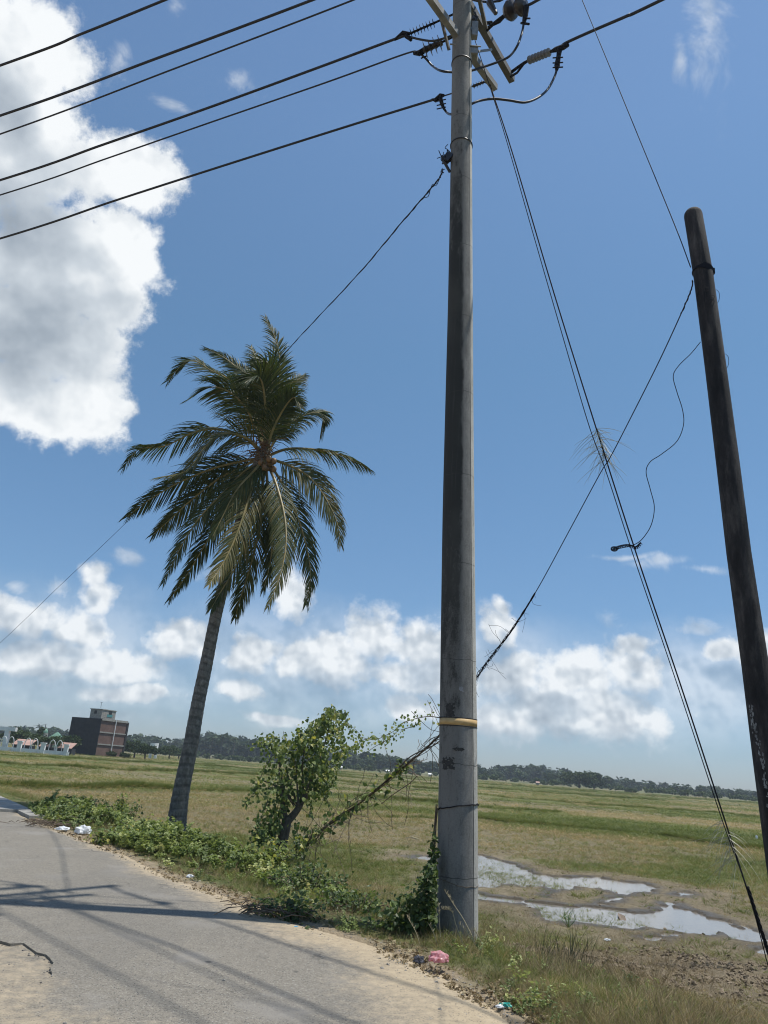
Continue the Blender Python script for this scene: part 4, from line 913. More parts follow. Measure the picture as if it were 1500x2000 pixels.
fitting([PR(1093, 95, r1a), PR(1091, 110, r1a), PR(1088, 128, r1a), PR(1087, 138, r1a)], [.05, .04, .05, .025])
for t in (112, 122, 131): fitting([PR(1080, t + 1, r1a), PR(1099, t, r1a)], .012, name='clamp_bolt')
jb = PR(1087, 138, r1a)
wire('jumper_cable', [jb, PY(1083, 150, jb[1]), PY(1070, 174, jb[1] - .1), PY(1050, 191, YP + .5), PY(1025, 200, YP + .4), PY(995, 196, YP + .35), PY(965, 193, YP + .3), PY(940, 196, YP + .25), PY(921, 203, YP + .2), PY(900, 215, YP + .3), PY(882, 223, YP + .3), PY(873, 220, PV(868, 214, a1, dL)[1]), PV(867, 212, a1, dL)], .021, 'long looping black jumper cable hanging right of the utility pole', samples=70)
r2a = PZ(950, 57, zA)
fitting([PR(948, 60, r2a), PR(962, 48, r2a), PR(975, 40, r2a), PR(988, 28, r2a)], [.04, .03, .045, .03]); fitting([PR(944, 46, r2a), PR(960, 44, r2a)], .03)
m_ = MB()
for cx, cy, R in ((998, 20, .17), (1018, 12, .16)):
    o = PR(cx, cy, r2a); d = unit(PR(1050, 0, r2a) - PR(985, 30, r2a)); m_.tube([o - d * .10, o - d * .07, o - d * .01, o + d * .04, o + d * .08], [.04, R * .8, R, R * .9, .05], 18)
m_.build('insulator', MT['porc'], up_)
wire('power_cable', [PR(1020, 14, r2a), PR(1036, 8, r2a), PR(1062, -6, r2a), PR(1160, -55, r2a), PR(1300, -130, r2a)] + [PR(1300, -130, r2a) + dRr * t + np.array([0, 0, -.04 * t]) for t in (5, 10, 18)], .024, 'black cable leaving the dark double-disc insulator at the top edge', samples=30)
fitting([PR(1028, 14, r2a), PR(1026, 30, r2a), PR(1023, 46, r2a)], [.05, .045, .03]); fitting([PR(1018, 45, r2a), PR(1033, 47, r2a)], .02, name='clamp_bolt'); fitting([PR(1022, 36, r2a), PR(1035, 36, r2a)], .014, name='clamp_bolt')
jb = PR(1023, 46, r2a)
wire_top = np.array([axis[-1][0], axis[-1][1], tz])
for k_, r_ in ((-1.36, .022), (-.68, .016), (.68, .020), (1.36, .018)):
    a_ = wire_top + dA * k_ + np.array([.18, 0, .4]); wire('power_cable', [a_ + dRr * t + np.array([0, 0, -.06 * t + .0022 * t * t]) for t in (0, 5, 10, 16, 24)], r_, 'black cable leaving the hidden pole top over the camera' if k_ > 9 else {-1.36: 'outermost cable of the near side of the unseen pole top', -.68: 'inner cable of the near side of the unseen pole top', .68: 'inner cable of the far side of the unseen pole top', 1.36: 'outermost cable of the far side of the unseen pole top'}[k_], samples=20)
    q_ = wire_top + dA * k_ + np.array([.18, 0, .38]); m_ = MB(); m_.tube(spline([q_ + dRr * 1.0 + [0, 0, -.05], q_ + dRr * .7 + [0, 0, -.5], q_ + [0, 0, -.75], q_ + dL * .7 + [0, 0, -.5], q_ + dL * 1.0], 16), .022, 6); m_.build('jumper', MT['cable'], up_)  # unseen loops at the pole top, added to fill out its shadow
wire('jumper_cable', [jb, PY(1019, 66, jb[1]), PY(1009, 92, jb[1] - .1), PY(995, 110, YP + .3), PY(975, 120, YP + .35), PY(950, 129, YP + .35), PY(921, 138, YP + .3), PY(900, 142, YP + .32), PY(882, 141, YP + .3), PY(860, 138, YP + .3), PY(845, 129, c2[1]), PY(832, 115, c2[1]), PV(822, 106, a2, dL)], .020, 'curved black jumper cable passing behind the pole under the crossarms', samples=60)
for t in ((818, 109, 829, 104), (822, 114, 834, 109)): fitting([PV(t[0], t[1], a2, dL), PV(t[2], t[3], a2, dL)], .012, name='clamp_bolt')
wire('jumper_cable', [PV(800, 72, a3, dL), PV(820, 77, a3, dL), PV(845, 80, a3, dL), PV(870, 74, a3, dL), PV(890, 66, a3, dL)], .019, 'short glossy black jumper cable left of the pole top', samples=30)
# bracket with a knot of service wires, left side
c, r = pole_at(318)
m_ = MB(); m_.box((c[0] - r - .05, c[1] - .05, c[2]), (.10, .09, .16), Matrix.Rotation(.6, 3, 'Y')); m_.tube([(c[0] - r, c[1], c[2] - .22), (c[0] - r - .10, c[1] - .05, c[2] - .08), (c[0] - r - .14, c[1] - .05, c[2] + .03)], .022, 8); m_.build('service_bracket', MT['cable'], up_)
q = random.Random(5); m_ = MB()
for i in range(9):
    p = np.array([c[0] - r - .06, c[1] - .06, c[2] + .02]); pts = [p]
    for k in range(6): p = p + np.array([q.uniform(-.06, .05), q.uniform(-.04, .04), q.uniform(-.05, .07)]); pts.append(p)
    m_.tube(spline(pts, 16), .006, 5)
m_.tube(spline([PY(868, 312, YP - .2), PY(862, 305, YP - .2), PY(857, 294, YP - .2)], 8), .007, 5)
m_.build('wire_knot', MT['thin'], up_)
service = [PY(866, 330, YP - .1), PY(858, 348, YP), PY(835, 376, YP + .5), PY(780, 440, YP + 2), PY(700, 535, YP + 5), PY(600, 642, YP + 9), PY(545, 702, YP + 12), PY(400, 862, 26.5), PY(240, 1027, 32), PY(120, 1141, 38), PY(0, 1256, 45), PY(-200, 1440, 60)]
wire('service_wire', service, .009, 'thin twisted wire sloping down left from the pole behind the coconut palm', 'wire', samples=120, n=5, material=MT['thin'])
m_ = MB()
for ph in (0, 2.1):
    P = spline(service[:7], 150); o = [P[i] + np.array([math.cos(i * .45 + ph), .3, math.sin(i * .45 + ph)]) * (.012 + .012 * (i < 12)) for i in range(150)]; m_.tube(o, .0055, 4)
m_.tube(spline([PY(857, 352, YP), PY(852, 362, YP), PY(845, 360, YP), PY(840, 372, YP), PY(836, 384, YP), PY(826, 386, YP + .3)], 20), .006, 4)
tag(m_.build('wire_wrapping', MT['thin']), 'frayed wrapping wire twisted round the upper service wire beside the pole', 'wire')

# ------------------------------------------------------------------ right-hand dark pole
YR = 6.1
prof2 = [(1552, 1860, 58), (1527, 1690, 56), (1501, 1500, 53), (1475, 1300, 49.5), (1443, 1080, 45), (1421, 900, 42.5), (1398, 720, 39), (1374, 540, 36), (1354, 421, 34)]
ax2 = [PY(x, y, YR) for x, y, w in prof2]; rd2 = [w / 2 * depth(p) / FPX for (x, y, w), p in zip(prof2, ax2)]
d_ = ax2[-1] - ax2[-2]; d_ /= np.linalg.norm(d_); R_ = rd2[-1]
dn_ = (ax2[0] - ax2[2]) / (ax2[0] - ax2[2])[2]; foot_ = ax2[0] + dn_ * (-.9 - ax2[0][2]); ax2 = [foot_] + ax2 + [ax2[-1] + d_ * R_ * k for k in (.35, .62, .8, .9)]; rd2 = [rd2[0]] + rd2 + [R_ * .93, R_ * .75, R_ * .45, .01]
rp = thing('utility_pole', 'dark tarred leaning pole with a rounded top at the right edge', 'pole', (foot_[0], foot_[1], height([foot_[0]], [foot_[1]])[0]))
m_ = MB(); m_.tube(ax2, rd2, 36); m_.build('shaft', MT['tar'], rp, True)
def rpt(py):
    ysr = [p[1] for p in prof2]; i = np.interp(py, ysr[::-1], np.arange(len(ysr))[::-1]); k = int(min(i, len(ysr) - 2)); t = i - k; return ax2[k + 1] * (1 - t) + ax2[k + 2] * t, rd2[k + 1] * (1 - t) + rd2[k + 2] * t
c, r = rpt(530); m_ = MB(); m_.tube([c + np.array([-.01, 0, -.03]), c + np.array([.01, 0, .03])], [r + .004, r + .004], 30); m_.box((c[0] + r + .005, c[1], c[2]), (.03, .05, .06)); m_.build('strap', MT['thin'], rp)
MT['flake'] = mat('pale_flaked_paint', rough=.8, fn=vary((.10, .10, .105), (.26, .27, .27), 20, 4, .6, 0))
q = np.random.default_rng(3); m_ = MB()
for i in range(90):
    py = q.uniform(1385, 1595); c, r = rpt(py); px = 1462 + (py - 1385) * .165 + q.normal(0, 1.6) + (q.normal(3, 3) if py > 1560 else 0); P = PY(px, py, YR); s_ = np.clip((P[0] - c[0]) / r, -.97, .97); a = math.asin(s_); o = np.array([c[0] + math.sin(a) * (r + .002), c[1] - math.cos(a) * (r + .002), c[2]])
    t = np.array([math.cos(a), math.sin(a), 0]); w, h = q.uniform(.002, .009), q.uniform(.006, .028); m_.add([o - t * w, o + t * w * .7 - [0, 0, h * .3], o + t * w + [0, 0, h * .6], o - t * w * .4 + [0, 0, h]], [(0, 1, 2, 3)])
fl = m_.build('flaked_paint', MT['flake'], rp); fl['kind'] = 'stuff'
m_ = MB()
for (py, s_) in ((580, 1), (590, -1), (705, 1)):
    c, r = rpt(py); m_.tube(spline([c + np.array([s_ * r * .98, -.03, .06]), c + np.array([s_ * (r + .018), -.04, .02]), c + np.array([s_ * (r + .014), -.04, -.05]), c + np.array([s_ * r * .98, -.03, -.09])], 12), .0022, 5)
for i in range(4):
    c, r = rpt(575 + i * 8); p = c + np.array([-.02, -r - .01, 0]); m_.tube(spline([p, p + np.array([q.uniform(-.05, .05), -.01, q.uniform(-.06, .0)]), p + np.array([q.uniform(-.05, .05), -.01, q.uniform(-.12, -.04)])], 8), .003, 4)
m_.build('wire_end', MT['thin'], rp)['kind'] = 'stuff'
c, r = rpt(530); top = PY(1349, 522, YR - r)
up_far = PY(1137, 0, YR + 1.0)
wire('stay_wire', [top, PY(1318, 440, YR + .1), PY(1245, 262, YR + .4), PY(1190, 128, YR + .7), up_far, up_far + (up_far - PY(1190, 128, YR + .7)) * 2], .0048, 'thin wire rising from the dark pole to the top edge of the picture', 'wire', n=5, material=MT['thin'])
YS = lambda px: float(np.interp(px, [575, 900, 1350], [14.5, 11.2, YR]))
slack = [PY(1352, 548, YR - .1), PY(1351, 562, YR), PY(1335, 602, YS(1335)), PY(1290, 700, YS(1290)), PY(1240, 800, YS(1240)), PY(1192, 893, YS(1192)), PY(1172, 925, YS(1172)), PY(1110, 1040, YS(1110)), PY(1050, 1150, YS(1050)), PY(1000, 1230, YS(1000)), PY(958, 1285, YS(958)), PY(930, 1326, YS(930)), PY(895, 1395, YS(895)), PY(855, 1440, YS(855)), PY(780, 1505, YS(780)), PY(700, 1570, YS(700)), PY(620, 1628, YS(620)), PZ(575, 1662, -.25) * 0 + PY(577, 1660, 14.6)]
wire('slack_wire', slack, .0055, 'thin slack wire sagging from the dark pole behind the concrete pole to the verge', 'wire', n=5, material=MT['thin'], samples=120)
# dry vine wound on it
P = spline(slack, 400); q = np.random.default_rng(9); m_ = MB()
def proj_x(p): v = np.array(p) - CAMP; return 750 + FPX * (v @ cR) / (v @ cF)
seg = [p for p in P if 925 < proj_x(p) < 1045]
for s in range(5):
    o = [p + np.array([math.sin(i * .35 + s * 1.3), math.cos(i * .3 + s), math.cos(i * .37 + s * 2)]) * (.006 + .010 * math.sin(i * .11 + s) ** 2 * (i / len(seg)) + .006 * (i / len(seg))) for i, p in enumerate(seg)]; m_.tube(o, .0035 + .002 * (s % 2), 4)
for i in range(26):
    p = seg[q.integers(0, len(seg))]; pts = [p]; d = np.array([q.normal(0, .6), q.normal(0, .5), q.normal(-.1, .6)])
    for k in range(4): pts.append(pts[-1] + d * q.uniform(.02, .09)); d = d + q.normal(0, .35, 3)
    m_.tube(spline(pts, 10), .0022, 3)
seg2 = [p for p in P if proj_x(p) > 1330 and proj_x(p) < 1352]
if len(seg2) > 3:
    o = [p + np.array([math.sin(i * .9), 0, math.cos(i * .9)]) * .006 for i, p in enumerate(seg2)]; m_.tube(o, .005, 4)
tag(m_.build('dead_vine', MT['thin']), 'dark withered vine wound round the slack wire right of the concrete pole', 'vine')
seg = [p for p in P if 575 < proj_x(p) < 868]; m_ = MB()
for s in range(7):
    o = [p + np.array([math.sin(i * .16 + s * 1.3), math.cos(i * .13 + s), math.cos(i * .17 + s * 2)]) * (.010 + .075 * math.sin(i * .045 + s) ** 2 * (s % 3) * .5) for i, p in enumerate(seg)]; m_.tube(o, .009 if s < 2 else .0045, 5)
for i in range(110):
    p = seg[q.integers(0, len(seg))]; pts = [p]; d = np.array([q.normal(.3, .6), q.normal(0, .6), q.normal(-.1, .8)])
    for k in range(4): pts.append(pts[-1] + d * q.uniform(.04, .17)); d = d + q.normal(0, .35, 3)
    m_.tube(spline(pts, 9), .0045, 3)
m_.tube(spline([PY(745, 1570, YS(745)), PY(770, 1550, YS(770)), PY(800, 1530, YS(800)), PY(815, 1515, YS(815))], 12), .007, 4)
dv_ = thing('dead_vine', 'brown woody vine stems climbing the wire left of the concrete pole', 'vine', seg[-1]); m_.build('stem', MT['twig'], dv_)['kind'] = 'stuff'
V = []; F = []; A = []
for i in range(230):
    t = q.random() ** 1.3; p = seg[int((1 - t * .75) * (len(seg) - 1))] + q.normal(0, .07, 3); n0 = len(V); leaf_at(V, F, p, q.normal(0, 1, 3) + [0, 0, -.4], unit(q.normal(0, .6, 3) + [0, -.3, 1]), q.uniform(.06, .12), q.uniform(.05, .10)); A += [q.random()] * (len(V) - n0)
me = bpy.data.meshes.new('foliage'); me.from_pydata([tuple(v) for v in V], [], F); me.materials.append(MT['vine']); a_ = me.attributes.new('leaf', 'FLOAT', 'POINT'); a_.data.foreach_set('value', A); link('foliage', me, dv_)
# curled loose wire
YC = YR - .15
curl = [PY(1368, 668, YC), PY(1350, 690, YC), PY(1325, 715, YC), PY(1315, 735, YC), PY(1322, 765, YC), PY(1333, 800, YC), PY(1335, 830, YC), PY(1322, 862, YC), PY(1292, 887, YC), PY(1270, 902, YC), PY(1262, 922, YC), PY(1270, 955, YC), PY(1278, 990, YC), PY(1272, 1025, YC), PY(1255, 1052, YC), PY(1238, 1064, YC), PY(1215, 1070, YC), PY(1196, 1074, YC)]
lw = thing('loose_wire', 'curled loose wire dangling from the dark pole with a knotted end', 'wire', curl[0])
m_ = MB(); m_.tube(spline(curl, 120), .0035, 5); m_.build('strand', MT['thin'], lw)
m_ = MB(); q = np.random.default_rng(4)
m_.tube(spline([PY(1215 + 6 * math.cos(a) - 15, 1072 + 4 * math.sin(a), YC) for a in np.linspace(0, 6.6, 14)], 30), .006, 5)
base_ = spline([PY(1198, 1074, YC), PY(1212, 1068, YC), PY(1228, 1066, YC), PY(1242, 1070, YC), PY(1252, 1062, YC)], 60)
for s in range(3): m_.tube([p + np.array([math.sin(i * .5 + s * 2), 0, math.cos(i * .5 + s * 2)]) * .011 for i, p in enumerate(base_)], .004, 4)
m_.build('knot', MT['thin'], lw)

# ------------------------------------------------------------------ stay wires from the pole top to the ground
anch = PZ(1512, 1895, ZF + .02); st_a = PZ(955, 160, zB) ; 
def guy(px_pts, a, b, r, label):
    n = len(px_pts); pts = [np.array(a)]
    for i, (x, y) in enumerate(px_pts):
        rr0 = ray(x, y); # depth by straight interpolation in world height
        lo, hi = 0.0, 1.0
        best = min(np.linspace(0, 1, 400), key=lambda t: np.hypot(*(np.array([proj_x(a + (b - a) * t), proj_y(a + (b - a) * t)]) - np.array([x, y]))))
        pts.append(PY(x, y, (a + (b - a) * best)[1]))
    pts.append(np.array(b)); return wire('guy_wire', pts, r, label, 'guy wire', n=6, material=MT['thin'], samples=80)
def proj_y(p): v = np.array(p) - CAMP; return 1000 - FPX * (v @ cU) / (v @ cF)
g1 = guy([(1000, 296), (1080, 566), (1163, 832), (1243, 1082), (1330, 1340), (1415, 1600), (1470, 1770)], st_a, anch, .010, 'thicker guy wire from the crossarm down to the mud at lower right')
c, r = pole_at(75); g2 = guy([(982, 250), (1040, 452), (1100, 660), (1150, 830), (1185, 925), (1236, 1082), (1322, 1335), (1410, 1600), (1462, 1745)], np.array([c[0] + r + .05, c[1], c[2]]), anch + np.array([-.05, .03, 0]), .0065, 'thinner guy wire just left of the thicker one')
m_ = MB(); e1 = st_a + (anch - st_a) * .93
for s in range(3): m_.tube([e1 + (anch - e1) * t + np.array([math.cos(t * 25 + s * 2), math.sin(t * 25 + s * 2), 0]) * .014 for t in np.linspace(0, 1, 40)], .012, 5)
tag(m_.build('guy_grip', MT['thin']), 'dark twisted grip binding the lower ends of the guy wires', 'wire grip')
# tufts of air plant on the wires
MT['air'] = mat('silvery_dry_leaf', rough=.4, fn=lambda g, b: {'color': g.ramp(g.new('ShaderNodeObjectInfo').outputs['Random'], [(0, (.36, .36, .28)), (1, (.46, .45, .34))])}, trans=.3)
def airplant(t0, t1, n, L, label, seed):
    q = np.random.default_rng(seed); o_ = st_a + (anch - st_a) * t0; m_ = MB()
    for i in range(n):
        t = t0 + (t1 - t0) * q.random(); p = st_a + (anch - st_a) * t + np.array([-.05, 0, 0]); sgn = -1 if q.random() < .6 else 1
        d = unit([sgn * q.uniform(.15, .8), q.normal(0, .35), q.uniform(-1.1, .0)]); pts = [p]; l = L * q.uniform(.35, 1.0)
        for k in range(6): pts.append(pts[-1] + d * l / 6); d = unit(d + np.array([q.normal(0, .05), 0, -.07 - .08 * q.random()]))
        m_.tube(pts, [.0042, .004, .0035, .003, .0025, .0018, .001], 3)
    o = m_.build('air_plant', MT['air']); return tag(o, label, 'air plant')
def t_at(px_y):
    return min(np.linspace(0, 1, 900), key=lambda t: abs(proj_y(st_a + (anch - st_a) * t) - px_y))
airplant(t_at(835), t_at(905), 60, .62, 'silvery spiky air plant on the guy wires against the sky', 1)
airplant(t_at(1600), t_at(1690), 50, .6, 'spiky dry air plant low on the guy wires against the field', 2)

# ------------------------------------------------------------------ coconut palm
YT = 22.0; base_c = PY(345, 1612, YT)
pt = thing('coconut_palm', 'tall leaning coconut palm standing in the creeper beside the road', 'palm tree', (base_c[0], base_c[1], height([base_c[0]], [base_c[1]])[0]))
tp = [(343, 1625, 44), (346, 1600, 37), (357, 1530, 32), (373, 1450, 29), (388, 1370, 26.5), (402, 1300, 25), (416, 1230, 23), (430, 1170, 22), (447, 1100, 21), (466, 1030, 20), (488, 950, 20), (505, 905, 22), (514, 880, 26)]
ts = spline([PY(x, y, YT) for x, y, w in tp], 300); tw = np.interp(np.linspace(0, 1, 300), np.linspace(0, 1, len(tp)), [w for *_, w in tp]); V = []; rg = []; q = np.random.default_rng(2)
nextring = 0; ph = 0; step_ = 7
for i, p in enumerate(ts):
    if i >= nextring: nextring = i + q.integers(4, 8); jump = i
    f = (i - jump) / max(1, nextring - jump); r = tw[i] / 2 * depth(p) / FPX * (1.0 + .06 * f - .03)
    for k in range(18):
        a = 2 * PI * k / 18; V.append(p + np.array([math.cos(a), math.sin(a), .05 * math.cos(a + i * .02)]) * np.array([r, r, 1]) * (1 + .03 * math.sin(3 * a + i * .1))); rg.append(1.0 if f < .2 else 0)
idx = np.arange(300 * 18).reshape(300, 18); F = np.stack([idx[:-1], np.roll(idx[:-1], -1, 1), np.roll(idx[1:], -1, 1), idx[1:]], -1).reshape(-1, 4)
# roll np adds offset; fix last wrapped column rows
V = np.array(V); V[:, 2] = V[:, 2]
link('trunk', npmesh('trunk', V, [F], MT['trunk'], True, dict(ring=np.array(rg))), pt)
crown = PY(514, 885, YT)
def frond(path, dz, L=1.0, yellow=0.0, width=1.0, wind=.0, name='frond', seed=0, nl=125, droop=1.0, face=None):
    """path: crop coordinates of the midrib; dz: how far towards (-) or away (+) the tip goes"""
    q = np.random.default_rng(seed); px = [(220 + x / 2.885, 600 + y / 2.885) for x, y in path]; n = len(px)
    pts = [PY(x, y, YT + dz * (i / (n - 1)) ** .8) for i, (x, y) in enumerate(px)]; S = np.array(spline(pts, 60)); T = np.gradient(S, axis=0); T /= np.linalg.norm(T, axis=1)[:, None]
    seglen = np.linalg.norm(np.diff(S, axis=0), axis=1).sum()
    outw = S[-1] - S[0]; outw[2] = 0; outw = unit(outw) if np.linalg.norm(outw) > .2 else np.array([0, -1, 0]); lat0 = np.cross(outw, [0, 0, 1])
    tw_ = q.uniform(-.3, .3); steep = abs(S[-1][2] - S[0][2]) / (np.linalg.norm(S[-1] - S[0]) + 1e-6); face = (.22 + .50 * steep) if face is None else face; V = []; F = []; A = []
    ss = np.linspace(.13, .995, nl)
    for sd_ in (-1, 1):
        for s in ss:
            if q.random() < .07 + .12 * (math.sin(s * 23 + seed * 1.7 + sd_) > .72): continue
            s = min(.999, max(.1, s + q.normal(0, .003))); u = s * 59; i = int(min(u, 58)); f = u - i; p = S[i] * (1 - f) + S[i + 1] * f; t = unit(T[i] * (1 - f) + T[i + 1] * f)
            lf = unit(np.cross(t, [0, -1, 0])); lf = lf if lf @ lat0 >= 0 else -lf; lat = unit(lat0 * (1 - face) + lf * face); lat = unit(lat * math.cos(tw_) + np.cross(t, lat) * math.sin(tw_)); lat = unit(lat - t * (lat @ t)); nr = np.cross(lat, t); nr = nr if nr[2] > 0 else -nr
            ang = .95 - .55 * s + q.normal(0, .07); d = unit(lat * sd_ * math.sin(ang) + t * math.cos(ang) + nr * .10)
            l = L * 1.08 * (.45 + .65 * math.sin(PI * min(1, (s + .12)) ** .8)) * (1 - .35 * max(0, s - .8) / .2) * q.uniform(.85, 1.1)
            w = .031 * width * (.7 + .5 * math.sin(PI * s)); g = np.array([-wind, 0, -1.0]) * droop * q.uniform(.20, .42) * (1.15 - .45 * s)
            seg = 4; wv = unit(np.cross(d, nr) * .75 + nr * q.uniform(-.5, .5)); b = len(V); pp = p
            for k in range(seg + 1):
                ww = w * (.75, 1.0, .85, .55, 0)[k] / 2
                if k < seg: V += [pp - wv * ww, pp + wv * ww]
                else: V.append(pp)
                d = unit(d + g * (.55 + .35 * k) * .9); wv = unit(wv - d * (wv @ d)); pp = pp + d * l / seg
            for k in range(seg - 1): F.append((b + 2 * k, b + 2 * k + 1, b + 2 * k + 3, b + 2 * k + 2))
            F.append((b + 2 * seg - 2, b + 2 * seg - 1, b + 2 * seg)); c_ = yellow + q.normal(.32, .12); A += [c_] * (len(V) - b)
    me = bpy.data.meshes.new('frond'); me.from_pydata([tuple(v) for v in V], [], F); me.materials.append(MT['palm']); at_ = me.attributes.new('leaf', 'FLOAT', 'POINT'); at_.data.foreach_set('value', A)
    fo_ = link('frond', me, pt)
    m_ = MB(); m_.tube([tuple(p) for p in S[::2]], list(np.linspace(.050, .008, 30)), 6); m_.build('midrib', MT['rachis'], fo_)
    return fo_
c0 = (860, 845)
FR_ = [
 ([c0, (900, 640), (938, 430), (930, 220), (860, 60)], .8, .85, 0, 1, .35, .7), ([c0, (862, 640), (850, 450), (820, 320), (778, 222)], 1.8, 1.0, .05, 1, .2, .9),
 ([c0, (860, 620), (780, 430), (650, 300), (515, 228)], 1.5, .8, 0, 1, .4, .8), ([c0, (800, 600), (700, 440), (560, 360), (430, 300), (305, 420)], .4, .95, 0, 1, .5, 1),
 ([c0, (790, 640), (690, 500), (560, 450), (415, 525)], -.8, 1.0, 0, 1, .5, 1), ([c0, (800, 690), (700, 590), (600, 560), (480, 640)], -1.5, 1.0, 0, 1, .4, 1),
 ([c0, (830, 600), (800, 430), (730, 360), (640, 300)], 1.2, 1.0, 0, 1, .4, .9), ([c0, (860, 560), (840, 420), (800, 390), (740, 430)], -1.6, 1.1, 0, 1, .3, 1),
 ([c0, (750, 740), (620, 690), (470, 700), (300, 780), (150, 800), (60, 905)], .8, .95, .0, 1, .1, 1), ([c0, (760, 740), (620, 715), (520, 790), (420, 920), (260, 960)], -1.6, 1.1, .25, 1, .2, 1),
 ([c0, (740, 780), (580, 740), (420, 760), (330, 850), (230, 1000)], 1.4, 1.0, .05, 1, .2, 1),
 ([c0, (720, 870), (560, 910), (370, 990), (200, 1090), (70, 1190)], .3, 1.0, 0, 1, .2, 1), ([c0, (720, 900), (580, 980), (440, 1090), (320, 1200), (225, 1285)], .9, .95, .05, 1, .15, 1),
 ([c0, (740, 930), (620, 1050), (480, 1200), (370, 1380), (285, 1555)], -.4, .9, .05, 1, .15, 1), ([c0, (760, 950), (650, 1120), (530, 1320), (430, 1490), (320, 1650)], .5, .85, .0, 1, .1, 1),
 ([(810, 880), (785, 1010), (735, 1180), (670, 1350), (600, 1480), (545, 1560)], -2.2, .82, .27, 1.0, .25, .9), ([c0, (810, 1050), (770, 1250), (700, 1450), (600, 1620), (555, 1700)], -.6, .9, .15, 1, .1, 1),
 ([c0, (840, 1070), (820, 1280), (770, 1480), (720, 1640), (690, 1750)], .8, .9, .1, 1, .1, 1), ([(880, 895), (925, 1010), (968, 1180), (975, 1350), (940, 1520), (875, 1690)], -2.0, .80, .16, 1, .1, .95),
 ([c0, (880, 1080), (900, 1250), (890, 1430), (850, 1590)], .6, .9, .0, 1, .1, 1), ([c0, (960, 1000), (1030, 1150), (1085, 1320), (1115, 1500), (1090, 1680)], -.2, .85, .1, 1, -.05, 1),
 ([c0, (990, 890), (1100, 950), (1190, 1060), (1260, 1200), (1285, 1340)], -.5, .95, .2, 1, -.0, 1), ([c0, (980, 800), (1120, 800), (1260, 825), (1380, 875), (1455, 920)], .2, .85, .05, 1, .0, 1.1),
 ([c0, (930, 730), (1010, 650), (1110, 600), (1185, 610), (1175, 735)], .4, .8, .0, 1, .0, 1.1), ([c0, (910, 680), (960, 540), (1020, 430), (1085, 385)], 1.3, .75, .0, 1, -.2, 1),
 ([c0, (900, 700), (960, 580), (1020, 510), (1060, 560)], -.8, .75, .0, 1, -.1, 1.1), ([c0, (880, 650), (900, 450), (880, 320), (800, 300)], -.9, 1.0, .0, 1, .3, 1),
 ([c0, (800, 920), (700, 1030), (620, 1180), (560, 1300)], -1.3, .9, .1, 1, .15, 1), ([c0, (830, 940), (760, 1100), (690, 1250), (640, 1400)], 1.6, .9, .0, 1, .1, 1), ([c0, (780, 700), (640, 620), (520, 640), (430, 730)], .6, .9, 0, 1, .3, 1),
 ([c0, (900, 620), (950, 470), (960, 380), (930, 330)], .5, .8, 0, 1, .0, 1),
]
for i, (path, dz, L, yl, w, wi, dr) in enumerate([f for j_, f in enumerate(FR_) if j_ not in (10, 29, 30, 28, 5)]): frond(path, dz, L, yl, w, wi, seed=100 + i, droop=dr)
q = np.random.default_rng(6)
def ell(c, r, sz=1.25, seed=0):
    bm = bmesh.new(); bmesh.ops.create_uvsphere(bm, u_segments=12, v_segments=8, radius=r)
    for v in bm.verts: v.co.z *= sz; v.co += Vector(tuple(c))
    me = bpy.data.meshes.new('coconut'); bm.to_mesh(me); bm.free(); me.polygons.foreach_set('use_smooth', [True] * len(me.polygons)); return me
for i in range(11):
    x_, y_ = q.normal(875, 32), q.normal(878, 20); me = ell(PY(220 + x_ / 2.885, 600 + y_ / 2.885, YT - .45 - .3 * q.random()), .075 + .02 * q.random()); me.materials.append(MT['nut']); link('coconut', me, pt)
m_ = MB()
for i in range(90):
    p = crown + np.array([q.normal(0, .16), q.normal(-.15, .2), q.normal(.0, .18)]); d = unit(np.array([q.normal(0, 1), q.normal(-.3, .6), q.normal(.2, .9)])); l = q.uniform(.2, .75); m_.tube([p, p + d * l * .5, p + d * l + np.array([0, 0, -.12])], [.02, .012, .003], 4)
m_.build('crown_fibre', MT['deadfib'], pt)

# ------------------------------------------------------------------ vine-covered small tree
YV = 18.5
def V4(x, y, dy=0.0): return PY(460 + x / 3.409, 1370 + y / 3.409, YV + dy)
vb = thing('vine_covered_tree', 'small forked tree smothered in climbing vine between palm and concrete pole', 'tree', V4(300, 1010))
vb.location.z = float(height([vb.location.x], [vb.location.y])[0])
m_ = MB(); W = lambda w: w / 3.409 * YV / FPX / 2 * .85
m_.tube(spline([V4(300, 1050), V4(308, 950), V4(330, 850), V4(345, 770)], 12), [W(w) for w in np.linspace(85, 70, 12)], 12)
m_.tube(spline([V4(345, 800), V4(390, 750), V4(425, 700), V4(450, 650), V4(480, 630)], 12), [W(w) for w in np.linspace(60, 34, 12)], 10)
m_.tube(spline([V4(335, 800), V4(315, 700), V4(312, 600), V4(300, 480), V4(290, 380)], 12), [W(w) for w in np.linspace(50, 14, 12)], 9)
for a_ in ([(450, 660), (450, 560), (445, 430), (460, 300)], [(350, 620), (380, 670), (405, 700)], [(410, 690), (370, 560), (330, 430)], [(440, 660), (520, 480), (600, 260), (630, 120)], [(420, 690), (410, 560), (400, 400)], [(460, 640), (500, 560), (520, 400)], [(310, 620), (350, 640), (390, 700)], [(320, 650), (260, 560), (190, 530)]):
    m_.tube(spline([V4(x, y, q.normal(0, .15)) for x, y in a_], 10), list(np.linspace(.028, .012, 10)), 6)
m_.build('trunk', MT['bark'], vb)
